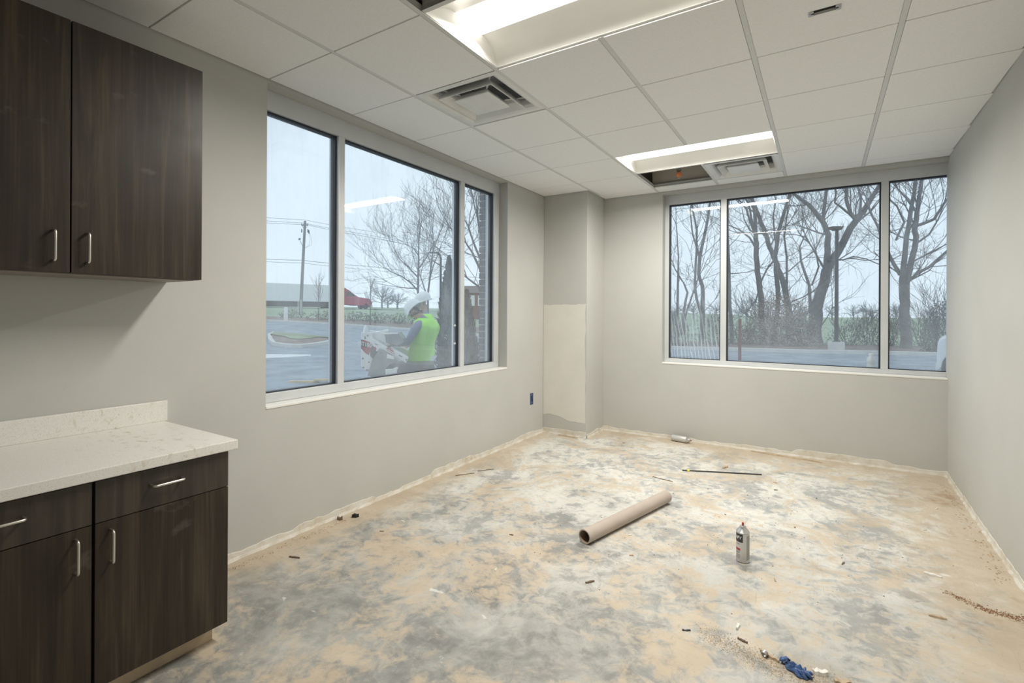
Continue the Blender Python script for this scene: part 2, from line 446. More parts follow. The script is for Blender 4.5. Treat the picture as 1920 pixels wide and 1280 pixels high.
# ------------------------------------------------------------------ windows
def window(name, axis, u0, u1, z0, z1, front, mull, glassz, right_frame, label):
    """axis 'L': runs along y at x=front going -x; 'B': runs along x at y=front going +y."""
    e = empty(name, (0,0,0)); tag(e, label, kind='structure')
    def P(u, d, z): return (front - d, u, z) if axis == 'L' else (u, front + d, z)
    def bx(nm, ua, ub, da, db, za, zb, mat, bev=.002):
        a, b = P(ua, da, za), P(ub, db, zb)
        lo = tuple(min(p, q) for p, q in zip(a, b)); hi = tuple(max(p, q) for p, q in zip(a, b))
        return MB().box(lo, hi).build(nm, mat, e, bevel=bev)
    D = .102; g0, g1 = glassz
    bx('head_rail', u0, u1, 0, D, g1, z1, 'aluminium')
    bx('sill_rail', u0, u1, 0, D, z0 + .012, g0, 'aluminium')
    edges = [u0, mull[0][0]]; 
    lf, rf = right_frame
    bx('side_rail', u0, lf, 0, D, g0, g1, 'aluminium'); bx('side_rail', rf, u1, 0, D, g0, g1, 'aluminium')
    for a, b in mull: bx('mullion', a, b, 0, D, g0, g1, 'aluminium')
    bays = []; s = lf
    for a, b in mull: bays.append((s, a)); s = b
    bays.append((s, rf))
    for i, (a, b) in enumerate(bays):
        gk = MB(); t_ = .011
        for (ua, ub, za, zb) in ((a, a+t_, g0, g1), (b-t_, b, g0, g1), (a+t_, b-t_, g1-t_, g1), (a+t_, b-t_, g0, g0+.006)):
            p, q = P(ua, .024, za), P(ub, .072, zb)
            gk.box(tuple(min(x, y) for x, y in zip(p, q)), tuple(max(x, y) for x, y in zip(p, q)))
        gk.build('gasket', 'gasket', e)
        bx('pane', a + .004, b - .004, .045, .051, g0 + .003, g1 - .004, 'smeared_glass' if (axis == 'B' and i == 0) else 'glass', 0)
    return e
w1 = window('window_1', 'L', LY0, LY1, LZ0, LZ1, XL - .1, [(2.268, 2.320), (3.640, 3.699)], (.868, 2.572), (1.72, 4.198), 'long aluminium framed window over the parking lot')
w2 = window('window_2', 'B', BX0, BX1, BZ0, BZ1, YB + .1, [(-.910, -.853), (.443, .497)], (.872, 2.572), (-1.444, 1.0), 'far aluminium framed window with bare trees outside')
# drywall stool edge at the foot of each opening
MB().box((XL-.1, LY0, LZ0-.004), (XL+.004, LY1, LZ0+.012)).build('sill', 'white_enamel', w1, bevel=.003)
MB().box((BX0, YB-.004, BZ0-.004), (xr(YB), YB+.1, BZ0+.012)).build('sill', 'white_enamel', w2, bevel=.003)
for y, z in ((3.612, 1.08), (3.612, 1.245)): MB().lathe([(.0, 0), (.010, 0), (.010, .006), (.0, .008)], 10, (XL-.1-.04, y-.0, z), mat=Matrix.Rotation(math.pi/2, 4, 'X')).build('screw_cap', 'print_white', w1)
# brick return outside the left window, each brick apart
m = MB(); m.box((XL-WT-.115, 4.262, -.3), (XL-WT-.005, YB+WT+.1, 3.2)); m.box((XL-WT-.02, 4.215, -.3), (XL-WT, 4.262, 3.2), 0)
ext = tag(m.build('wall_exterior', 'mortar'), 'grey brick outer wall beside the long window', kind='structure')
brick_me = None
for k in range(30):
    z = .70 + k*.068
    for (dy, ly) in ((4.250, .19),):
        if brick_me is None:
            o = MB().box((-.056, 0, 0), (.056, ly, .057)).build('brick', 'brick', ext, bevel=.003); brick_me = o.data
        else:
            o = bpy.data.objects.new('brick', brick_me); COL.objects.link(o); o.parent = ext
            bm_ = o.modifiers.new('bevel', 'BEVEL'); bm_.width = .003; bm_.segments = 2
        o.location = (XL-WT-.068 + R.uniform(-.001, .001), dy + R.uniform(0, .003), z)
m = MB(); m.box((BX0-.1, YB+WT, .70), (1.4, YB+WT+.16, .855)); m.box((XL-.1, YB+WT, -.3), (1.4, YB+WT+.1, .70))
ext2 = tag(m.build('wall_exterior_back', 'concrete', bevel=.004), 'pale stone ledge outside the far window', kind='structure')

# ------------------------------------------------------------------ hung ceiling
GX, GY, T = -.309, 2.296, .6096
xs = [XL] + [GX + i*T for i in range(-3, 2)] + [None]
ys = [YN] + [GY + j*T for j in range(-6, 6)] + [YB]
ceil = MB().box((XL-.1, YN-.1, ZT), (1.3, YB+WT, ZT+.1)).build('ceiling', 'plenum')
tag(ceil, 'hung ceiling of white square tiles in a metal grid', kind='structure')
skip = {(2, 'A'): 0}
def cell(i, j): return (i, j)
# cells by (column index from GX, row index from GY)
LIGHT_CELLS = {(-2, -1), (-1, -1), (-2, 3), (-1, 3)}
VENT_CELLS = {(-3, 0), (-1, 4)}
OPEN_CELLS = {(-2, 4), (-2, -2)}
HOLE = (0, 0)
tile_cache = {}
ZTILE = ZC - .007
cols = list(range(-4, 2)); rows = list(range(-7, 6))
for i in cols:
    for j in rows:
        if (i, j) in LIGHT_CELLS or (i, j) in VENT_CELLS or (i, j) in OPEN_CELLS: continue
        x0, x1 = GX + i*T, GX + (i+1)*T; y0, y1 = GY + j*T, GY + (j+1)*T
        if i == -4: x0 = XL - .004
        if i == 1: x1 = xr(y1) + .02
        if j == -7: y0 = YN - .005
        if j == 5: y1 = YB - .0
        if i == -4 and j == 5: continue
        a, g = .0, .0135
        xa, xb = x0 + (g if i > -4 else .012), x1 - (g if i < 1 else .03)
        ya, yb = y0 + (.004 if j > -7 else .012), y1 - (.004 if j < 5 else .012)
        m = MB()
        if (i, j) == HOLE:
            hx0, hx1, hy0, hy1 = -.050, .052, 2.592, 2.634
            for q in (((xa, ya), (hx0, yb)), ((hx1, ya), (xb, yb)), ((hx0, ya), (hx1, hy0)), ((hx0, hy1), (hx1, yb))):
                m.box((q[0][0], q[0][1], ZTILE), (q[1][0], q[1][1], ZTILE+.018))
        elif i == -4 and j == 4:
            m.box((xa, ya, ZTILE), (xb, CYf - .01, ZTILE+.018))
        elif i == -3 and j == 5:
            m.box((CXr + .02, ya, ZTILE), (xb, yb, ZTILE+.018))
        elif i == -3 and j == 4:
            m.box((xa, ya, ZTILE), (xb, yb, ZTILE+.018))
        else:
            m.box((xa, ya, ZTILE), (xb, yb, ZTILE+.018))
        o = m.build('ceiling_tile', 'ceiling_tile', ceil, bevel=.0015 if (i, j) != HOLE else 0)
for i in range(-3, 2):
    x = GX + i*T
    ylim = YB if i > -3 else CYf + .49
    m = MB()
    spans = [(YN, ylim)] if i != -1 else [(YN, GY-T), (GY, GY+3*T), (GY+4*T, ylim)]
    for ya, yb in spans: m.box((x-.012, ya, ZC-.0045), (x+.012, yb, ZC-.003)); m.box((x-.002, ya, ZC-.003), (x+.002, yb, ZC+.035))
    m.build('main_tee', 'tee_metal', ceil)
for j in range(-6, 6):
    y = GY + j*T
    xa = XL if y < CYf else CXr
    m = MB(); m.box((xa, y-.012, ZC+.0002), (xr(y), y+.012, ZC+.0017))
    m.box((xa, y-.002, ZC), (xr(y), y+.002, ZC+.03))
    if j == -1 or j == 3: pass
    m.build('cross_tee', 'tee_metal', ceil)
m = MB()
m.box((XL, YN, ZC), (XL+.02, CYf, ZC+.0015)); m.box((CXr, YB-.02, ZC), (xr(YB), YB, ZC+.0015))
m.box((CXr, CYf, ZC), (CXr+.02, YB, ZC+.0015)); m.box((XL, CYf-.02, ZC), (CXr, CYf, ZC+.0015))
m.prism([(xr(YN)-.02, YN, ZC), (xr(YB)-.02, YB, ZC), (xr(YB), YB, ZC), (xr(YN), YN, ZC)], (0, 0, .0015))
m.build('wall_angle', 'tee_metal', ceil)
# plenum bits seen through the missing tiles
MB().box((-1.55, 5.375, ZC+.012), (-.90, 5.40, ZC+.42)).build('bulkhead', 'plenum', ceil); MB().box((-1.52, 5.352, ZC+.012), (-.925, 5.374, ZC+.040)).build('stud_track', 'plenum', ceil)

# ------------------------------------------------------------------ recessed lights
def ceiling_light(x0, y0, label):
    e = empty('ceiling_light', (x0, y0, ZC)); tag(e, label, 'ceiling light', 'recessed ceiling lights')
    Lx, Ly = 2*T, T
    prof = []
    for k in range(9):           # curved reflector from the rim up to the lens
        t_ = k/8; prof.append((.012 + t_*.183, .002 + .085*math.sin(t_*math.pi/2)**.9))
    def side(mir):
        m = MB(); vs = []; fs = []
        for (y, z) in prof:
            yy = Ly - y if mir else y
            ins = .012 + .028*(z-.002)/.085
            vs += [(ins, yy, z), (Lx-ins, yy, z)]
        for k in range(len(prof)-1): fs.append((2*k, 2*k+1, 2*k+3, 2*k+2))
        m.add(vs, fs); return m.build('reflector', 'white_enamel', e, smooth=True)
    side(False); side(True)
    for mir in (0, 1):           # curved end plates
        m = MB(); vs = []; fs = []; n = len(prof)
        for (y, z) in prof:
            ins = .012 + .028*(z-.002)/.085
            xx = Lx-ins if mir else ins
            vs += [(xx, y, z), (xx, Ly-y, z)]
        for k in range(n-1): fs.append((2*k, 2*k+1, 2*k+3, 2*k+2))
        m.add(vs, fs); m.build('end_plate', 'white_enamel', e, smooth=True)
    m = MB(); vs = []; fs = []; N = 12   # bowed glowing lens
    for k in range(N+1):
        t_ = k/N; y = .195 + t_*(Ly-.39); z = .087 - .040*math.sin(t_*math.pi)**.8
        vs += [(.040, y, z), (Lx-.040, y, z)]
    for k in range(N): fs.append((2*k, 2*k+2, 2*k+3, 2*k+1))
    fs.append(tuple(2*k for k in range(N, -1, -1))); fs.append(tuple(2*k+1 for k in range(N+1)))
    m.add(vs, fs); m.build('lens', 'lamp_lens', e, smooth=True)['label'] = 'glowing white lens'
    m = MB(); m.box((0, 0, .1), (Lx, Ly, .12)); m.box((.0, 0, .003), (.004, Ly, .1)); m.box((Lx-.004, 0, .003), (Lx, Ly, .1))
    m.box((0, 0, .003), (Lx, .004, .1)); m.box((0, Ly-.004, .003), (Lx, Ly, .1)); m.build('housing', 'white_enamel', e)
    m = MB()
    for a, b in (((.0, .0), (Lx, .013)), ((.0, Ly-.013), (Lx, Ly)), ((0, .013), (.013, Ly-.013)), ((Lx-.013, .013), (Lx, Ly-.013))):
        m.box((a[0], a[1], .0018), (b[0], b[1], .0035))
    m.build('rim', 'white_enamel', e)
    ld = bpy.data.lights.new('lamp_glow', 'AREA'); ld.shape = 'RECTANGLE'; ld.size = Lx - .10; ld.size_y = Ly - .44
    ld.energy = LAMP_WATTS; ld.color = LAMP_COLOR[:3]; ld.spread = math.radians(168)
    lo = bpy.data.objects.new('lamp_glow', ld); COL.objects.link(lo); lo.parent = e; lo.location = (Lx/2, Ly/2, .0455)
ceiling_light(GX - 2*T, GY - T, 'lit recessed ceiling light nearest the viewer, cut by the top edge')
ceiling_light(GX - 2*T, GY + 3*T, 'lit recessed ceiling light near the far window, beside the missing tile')

# ------------------------------------------------------------------ air diffusers
def diffuser(x0, y0, label):
    c = (x0 + T/2, y0 + T/2, ZC); e = empty('air_diffuser', c); tag(e, label, 'air vent', 'square ceiling air diffusers')
    def frus(m, a, za, b, zb, n=4):
        ca = [(-a,-a,za),(a,-a,za),(a,a,za),(-a,a,za)]; cb = [(-b,-b,zb),(b,-b,zb),(b,b,zb),(-b,b,zb)]
        m.add(ca+cb, [(k, (k+1) % 4, 4+(k+1) % 4, 4+k) for k in range(4)])
    def ring(nm, prof, mat, cl=None):
        m = MB()
        for (a, za), (b, zb) in zip(prof, prof[1:]): frus(m, a, za, b, zb)
        if cl is not None: m.add([(-cl[0],-cl[0],cl[1]),(cl[0],-cl[0],cl[1]),(cl[0],cl[0],cl[1]),(-cl[0],cl[0],cl[1])], [(0,3,2,1)])
        return m.build(nm, mat, e, smooth=False)
    ring('outer_panel', [(.298, -.004), (.262, -.005), (.245, .003), (.232, .02), (.224, .05), (.222, .075)], 'diffuser_white')
    ring('louver_ring', [(.150, .050), (.165, .035), (.196, -.004), (.200, -.016), (.196, -.017), (.160, .020), (.150, .042)], 'diffuser_white')
    ring('core_plate', [(.085, .030), (.095, .024), (.128, -.012), (.128, -.018), (.115, -.020)], 'diffuser_white', (.115, -.020))
    ring('duct_box', [(.222, .075), (.222, .20)], 'duct_grey', (.222, .20))
    m = MB()
    for a in range(4):
        q = Matrix.Rotation(a*math.pi/2, 4, 'Z')
        v0 = [q @ Vector(p) for p in [(.10, .10, .022), (.22, .22, .06)]]
        MB().tube(v0, .006, 5).build('bracket_arm', 'diffuser_white', e)

diffuser(GX - 3*T, GY, 'square white air diffuser in the ceiling over the long window')
diffuser(GX - T, GY + 4*T, 'square white air diffuser in the ceiling beside the missing tile')

# sprinkler hanging in the missing tile
e = empty('fire_sprinkler', (-1.19, 5.02, 0)); tag(e, 'fire sprinkler with orange cap in the missing ceiling tile', 'sprinkler')
MB().tube([(0,0,ZT), (0,0,ZC+.06)], .017, 12).build('drop_pipe', 'plenum', e, smooth=True)
MB().lathe([(.004, ZC+.062), (.024, ZC+.06), (.024, ZC+.045), (.014, ZC+.04), (.014, ZC+.03), (.004, ZC+.03)], 16).build('body', 'sprinkler_metal', e, smooth=True)
MB().lathe([(.004, ZC+.035), (.026, ZC+.033), (.028, ZC+.005), (.018, ZC-.010), (.004, ZC-.012)], 16).build('cap', 'sprinkler_cap', e, smooth=True)
MB().lathe([(.002, ZC-.02), (.014, ZC-.019), (.014, ZC-.012), (.002, ZC-.010)], 14).build('deflector', 'sprinkler_metal', e, smooth=True)

# slot with metal clips cut in a tile
e = empty('ceiling_bracket', (0.001, 2.613, ZTILE)); tag(e, 'small dark slot with metal clips in a ceiling tile', 'bracket')
m = MB(); m.box((-.051, -.021, .012), (.051, .021, .03)); m.build('slot_shade', 'dark_void', e)  # black block that paints the shade of the hole behind the slot
for s in (-1, 1):
    m = MB(); m.box((s*.051-.010, -.020, -.003), (s*.051+.010, -.006, .012)); m.box((s*.051-.010, .006, -.003), (s*.051+.010, .020, .012)); m.box((s*.056-.004, -.008, -.004), (s*.056+.004, .008, .004))
    m.build('clip', 'clip_metal', e)

# ------------------------------------------------------------------ cabinets
def pull(parent, p0, p1, out, name='handle'):
    """bent bar pull from p0 to p1, standing off along out"""
    p0, p1, out = Vector(p0), Vector(p1), Vector(out)
    d = (p1-p0).normalized(); r = .010; pts = [p0]
    o = out.length; on = out.normalized()
    for k in range(5):
        a = k/4*math.pi/2; pts.append(p0 + on*(o-r) + on*r*math.sin(a) + d*r*(1-math.cos(a)))
    for k in range(5):
        a = (1-k/4)*math.pi/2; pts.append(p1 + on*(o-r) + on*r*math.sin(a) - d*r*(1-math.cos(a)))
    pts.append(p1)
    h = MB().tube(pts, .0048, 10).build(name, 'nickel', parent, smooth=True); h['label'] = 'brushed nickel bar handle'
# upper unit
UX, UY0, UY1, UZ0, UZ1, US = -2.373, .232, 1.163, 1.501, 2.447, .695
e = empty('upper_cabinet', (0, 0, 0)); tag(e, 'dark walnut wall cabinet with two doors hung above the counter', 'cabinet')
MB().box((XL+.001, UY0, UZ0), (UX-.021, UY1-.001, UZ1)).build('body', 'dark_laminate', e, bevel=.001)
MB().box((XL+.02, UY0+.02, UZ0-.003), (UX-.03, UY1-.02, UZ0)).build('bottom_panel', 'cabinet_underside', e)
for a, b, hy in ((UY0, US-.0022, .643), (US+.0022, UY1, .743)):
    d = MB().box((UX-.019, a, UZ0+.001), (UX, b, UZ1)).build('door', 'dark_laminate', e, bevel=.0012)
    pull(d, (UX, hy, 1.543), (UX, hy, 1.653), (.03, 0, 0))
# base unit
BXF, BY0, BY1, BS = -2.065, .224, 1.121, .669
e = empty('base_cabinet', (0, 0, 0)); tag(e, 'dark walnut floor cabinet with drawers and doors under the white counter', 'cabinet')
MB().box((XL+.001, BY0, .082), (BXF-.021, BY1-.001, .785)).build('body', 'dark_laminate', e, bevel=.001)
MB().box((XL+.001, BY0, 0), (-2.125, 1.092, .082)).build('toe_kick', 'raw_wood', e, bevel=.002)['label'] = 'pale bare wood plinth'
for a, b, hy, hd in ((BY0, BS-.0045, .62, (.389, .493)), (BS+.0045, BY1, .716, (.838, .942))):
    d = MB().box((BXF-.019, a, .640), (BXF, b, .782)).build('drawer', 'dark_laminate_across', e, bevel=.0012)
    pull(d, (BXF, hd[0], .723), (BXF, hd[1], .723), (.03, 0, 0))
    d = MB().box((BXF-.019, a, .079), (BXF, b, .637)).build('door', 'dark_laminate', e, bevel=.0012)
    pull(d, (BXF, hy, .496), (BXF, hy, .606), (.03, 0, 0))
e = empty('countertop', (0, 0, 0)); tag(e, 'speckled white stone countertop with backsplash, stained with brown drips', 'countertop')
MB().box((XL+.001, .1, .790), (-2.041, 1.148, .829)).build('slab', 'quartz', e, bevel=.003)
MB().box((XL+.001, .1, .829), (XL+.021, 1.160, .926)).build('backsplash', 'quartz', e, bevel=.002)

# ------------------------------------------------------------------ blue wall box
e = empty('outlet_box', (XL, 4.80, .418)); tag(e, 'blue plastic electrical box set in the left wall near the column', 'outlet box')
m = MB(); hw, hh = .030, .062
m.box((.0, -hw, -hh), (.004, -hw+.006, hh)); m.box((.0, hw-.006, -hh), (.004, hw, hh)); m.box((0, -hw, hh-.006), (.004, hw, hh)); m.box((0, -hw, -hh), (.004, hw, -hh+.006))
m.build('rim', 'box_blue', e)
MB().box((.0005, -hw+.006, -hh+.006), (.0012, hw-.006, hh-.006)).build('inside', 'box_blue', e)
for zz in (-.045, .045): MB().lathe([(.001, 0), (.005, 0), (.005, .004), (.001, .005)], 8, (.001, 0, zz), mat=Matrix.Rotation(math.pi/2, 4, 'Y')).build('screw', 'clip_metal', e)
m = MB(); m.tube([(.001, -.012, .03), (.009, -.008, .01), (.006, .004, -.01), (.010, .010, -.03)], .003, 6); m.build('wire', 'can_black', e)

# ------------------------------------------------------------------ things on the floor
# cardboard tube
p0, p1 = Vector((-1.178, 2.735, .043)), Vector((-.945, 3.668, .043))
d = (p1-p0); L = d.length; d.normalize()
rot = d.to_track_quat('Z', 'Y').to_matrix().to_4x4(); rot.translation = p0
e = empty('cardboard_tube', mw=rot); tag(e, 'long tan cardboard tube lying on the dusty floor', 'tube')
def openpipe(ro, ri, L, n=32):
    m = MB(); vs = []; fs = []
    prof = [(ri, 0), (ro, 0), (ro, L), (ri, L)]
    for r, z in prof:
        for k in range(n): vs.append((r*math.cos(2*math.pi*k/n), r*math.sin(2*math.pi*k/n), z))
    for i in range(3):
        for k in range(n): fs.append((i*n+k, i*n+(k+1) % n, (i+1)*n+(k+1) % n, (i+1)*n+k))
    m.add(vs, fs); return m
openpipe(.042, .036, L).build('shell', 'cardboard', e, smooth=True)
m = MB(); n = 32; vs = []; fs = []
for z in (0.0005, L-.0005):
    for k in range(n): vs.append((.0358*math.cos(2*math.pi*k/n), .0358*math.sin(2*math.pi*k/n), z))
for k in range(n): fs.append((k, n+k, n+(k+1) % n, (k+1) % n))
m.add(vs, fs); m.build('lining', 'cardboard_inside', e, smooth=True)

def spray_can(mw, label, detail=True):
    e = empty('spray_can', mw=mw); tag(e, label, 'spray can', 'spray cans on the floor')
    r = .0335
    MB().lathe([(.028, 0), (r, .003), (r+.0008, .006), (r, .010)], 32).build('bottom_rim', 'can_metal', e, smooth=True)
    MB().lathe([(r-.0005, .008), (r, .010), (r, .158), (r-.001, .160)], 36).build('body', 'can_label', e, smooth=True)
    MB().lathe([(r-.002, .158), (r+.0008, .161), (r+.0008, .164), (r-.002, .167), (.026, .176), (.019, .184), (.0175, .188), (.0175, .191), (.012, .192)], 36).build('shoulder', 'can_metal', e, smooth=True)
    MB().lathe([(.004, .190), (.0145, .190), (.0150, .194), (.012, .196), (.006, .195), (.004, .200)], 24).build('valve_cup', 'can_metal', e, smooth=True)
    m = MB(); m.lathe([(.003, .196), (.006, .197), (.0062, .210), (.005, .212), (.002, .212)], 14); m.box((-.0075, -.002, .203), (-.005, .002, .207)); m.build('nozzle', 'nozzle_red', e, smooth=True)
    def wrap(nm, a0, a1, z0, z1, mat, off=.0003, par=None):
        m = MB(); n = max(2, int(abs(a1-a0)/.12)); vs = []; fs = []
        for k in range(n+1):
            a = a0 + (a1-a0)*k/n
            for z in (z0, z1): vs.append(((r+off)*math.cos(a), (r+off)*math.sin(a), z))
        for k in range(n): fs.append((2*k, 2*k+2, 2*k+3, 2*k+1))
        m.add(vs, fs); return m.build(nm, mat, par or e)
    D = math.radians
    wrap('label_black', D(-80), D(4), .112, .157, 'can_black')
    wrap('label_red', D(-70), D(-18), .066, .078, 'can_red', .0004)
    wrap('side_print', D(38), D(95), .018, .150, 'can_side_print')
    for z, a1 in ((.100, -22), (.058, -18), (.052, -28), (.040, -20), (.032, -16), (.024, -22)):
        wrap('print_line', D(-66), D(a1), z, z+.003, 'print_grey', .0004)
    if detail:
        vs, fs = text_mesh('CRAFT', .021, bold=.0006)
        m = MB(); a_mid = D(-62)
        m.add([((r+.0007)*math.cos(a_mid + p.x/r), (r+.0007)*math.sin(a_mid + p.x/r), .136 + p.y) for p in vs], fs)
        m.build('lettering', 'print_white', e)
    return e
# the standing can: the label's right end faces the viewer
cp = Vector((-.366, 3.03, 0))
to_cam = math.atan2(-cp.y, -cp.x)
mw = Matrix.Translation(cp) @ Matrix.Rotation(to_cam + math.radians(-4), 4, 'Z')
spray_can(mw, 'silver spray paint can standing upright on the floor')
q0, q1 = Vector((-1.362, 5.50, .034)), Vector((-1.20, 5.475, .034))
rot = (q1-q0).normalized().to_track_quat('Z', 'Y').to_matrix().to_4x4(); rot.translation = q0
spray_can(rot, 'spray can lying on its side against the far wall', False)

# dark thin rod with a bit of yellow tape
e = empty('thin_rod', (0,0,0)); tag(e, 'thin dark metal rod on the floor with yellow tape', 'rod')
a, b = Vector((-1.020, 4.482, .006)), Vector((-.430, 4.735, .006))
MB().tube([a, a.lerp(b, .5) + Vector((0, .004, 0)), b], .0055, 8).build('bar', 'rod_dark', e, smooth=True)
MB().tube([a.lerp(b, .06), a.lerp(b, .09)], .010, 8).build('tape', 'yellow_tape', e)

def chip(name, x, y, L, W, H, rz, mat, label, cat='debris', group=None, seed=0, z=0.0):
    rr = random.Random(seed); n = 7; top = []; 
    for k in range(n):
        t_ = k/(n-1); ww = W*(.35 + .65*math.sin(math.pi*min(.93, max(.1, t_ + rr.uniform(-.08, .08)))))*.5
        top.append((t_*L - L/2, ww*rr.uniform(.7, 1.2), H*rr.uniform(.6, 1.15)))
    m = MB(); vs = []; fs = []
    for (px, wy, hz) in top: vs += [(px, -wy, .0005), (px, wy, .0005), (px, wy*.7, hz), (px, -wy*.8, hz*.9)]
    for k in range(n-1):
        for q in range(4): fs.append((4*k+q, 4*(k+1)+q, 4*(k+1)+(q+1) % 4, 4*k+(q+1) % 4))
    fs.append((0, 1, 2, 3)); fs.append(tuple(4*(n-1)+q for q in (3, 2, 1, 0)))
    m.add(vs, fs); o = m.build(name, mat); o.location = (x, y, z); o.rotation_euler = (0, 0, rz)
    return tag(o, label, cat, group)
chip('wood_stick', -1.103, 4.160, .175, .008, .006, -.18, 'splinter_dark', 'short thin brown stick between the tube and the dark rod', 'stick', seed=1)
chip('wood_block', -.721, 4.785, .075, .030, .018, 1.25, 'splinter', 'small pale wood offcut just behind the dark rod', 'offcut', seed=2)
chip('wood_stick', -2.365, 5.022, .245, .018, .012, -.13, 'splinter', 'tan wood strip lying at the foot of the column', 'stick', seed=3)
chip('wood_stick', -.30, 5.47, .60, .022, .012, -.11, 'splinter', 'long thin wood strip lying along the far wall', 'stick', seed=4)
chip('wood_stick', -2.53, 3.36, .17, .007, .005, 1.0, 'splinter_dark', 'dark crooked twig on the floor beside the left wall', 'stick', seed=5)
chip('wood_stick', -2.45, 3.55, .15, .006, .005, .95, 'splinter_dark', 'thinner dark twig just beyond the crooked twig by the left wall', 'stick', seed=25)
chip('wood_chip', -2.455, 1.70, .065, .012, .008, .35, 'splinter_dark', 'curled dark wood sliver on the floor near the cabinet', 'debris', seed=6)
chip('debris_lump', -2.66, 2.175, .035, .028, .022, .3, 'splinter_dark', 'brown lump of debris at the foot of the left wall', 'debris', seed=7)
chip('debris_lump', -2.61, 2.26, .045, .03, .024, .8, 'dark_void', 'black lump of debris at the foot of the left wall', 'debris', seed=8)
chip('wood_chip', .44, 2.945, .062, .022, .010, .1, 'splinter', 'broad pale wood chip on the floor near the right wall', 'debris', seed=9)
chip('plaster_flake', .49, 3.41, .07, .025, .008, -.2, 'plaster_flake', 'white plaster flake on the floor near the right wall', 'debris', seed=10)
chip('wood_chip', -.305, 2.375, .045, .014, .010, 1.5, 'plaster_flake', 'small upright pale offcut left of the glove', 'debris', seed=11)
chip('wood_chip', -.172, 2.238, .075, .014, .012, -.45, 'splinter', 'tan wood splinter right beside the glove', 'debris', seed=12)
chip('wood_chip', -.275, 2.285, .04, .012, .008, -.3, 'splinter_dark', 'dark bent wood chip behind the loose sand', 'debris', seed=13)
chip('wood_chip', -.985, 2.36, .05, .012, .008, .9, 'splinter_dark', 'dark splinter on the floor in front of the tube', 'debris', seed=14)
chip('plaster_flake', -.003, 2.238, .05, .03, .016, .2, 'plaster_flake', 'pale plaster crumb right of the glove', 'debris', seed=15)
chip('plaster_flake', .07, 2.226, .06, .03, .014, .4, 'splinter', 'tan crumb at the bottom edge right of the glove', 'debris', seed=16)
chip('nail', -.487, 2.228, .035, .008, .006, .5, 'rod_dark', 'dark bent nail on the floor left of the sand', 'nail', seed=17)
for k_, (x, y, mt, lab) in enumerate([(-.316, 4.58, 'splinter', 'tiny tan crumb off the right end of the dark rod'), (-.30, 4.39, 'splinter_dark', 'tiny dark crumb in front of the right end of the dark rod'),
        (-.99, 3.0, 'plaster_flake', 'tiny pale flake beside the middle of the tube'), (-.90, 2.75, 'splinter', 'tiny tan crumb right of the open end of the tube'), (.1, 3.3, 'splinter_dark', 'tiny dark crumb well right of the upright spray can'),
        (.55, 4.1, 'plaster_flake', 'tiny white flake halfway along the right wall'), (-.2, 2.9, 'splinter', 'tiny tan crumb just right of the upright spray can'), (-1.6, 2.6, 'splinter_dark', 'tiny dark crumb left of the open end of the tube'),
        (-1.45, 2.2, 'plaster_flake', 'tiny white flake in the left foreground of the floor'), (-1.76, 5.1, 'splinter_dark', 'tiny dark crumb on the floor right of the column'), (-2.3, 2.2, 'splinter_dark', 'tiny dark crumb right of the black lump by the left wall'),
        (.68, 4.6, 'plaster_flake', 'tiny white flake at the foot of the right wall near the far corner')]):
    chip('debris_crumb', x, y, R.uniform(.020, .04), R.uniform(.006, .011), R.uniform(.004, .007), R.uniform(0, 3), mt, lab, 'debris', 'tiny crumbs of debris scattered over the floor', seed=40+k_)
# short ring (pipe sleeve)
rot = Matrix.Translation((-.192, 2.222, .011)) @ Matrix.Rotation(1.2, 4, 'Z') @ Matrix.Rotation(1.35, 4, 'Y')
o = openpipe(.011, .008, .016, 16).build('pipe_ring', 'clip_metal', smooth=True); o.matrix_world = rot
tag(o, 'small grey metal ring lying on the sand by the splinter', 'ring')
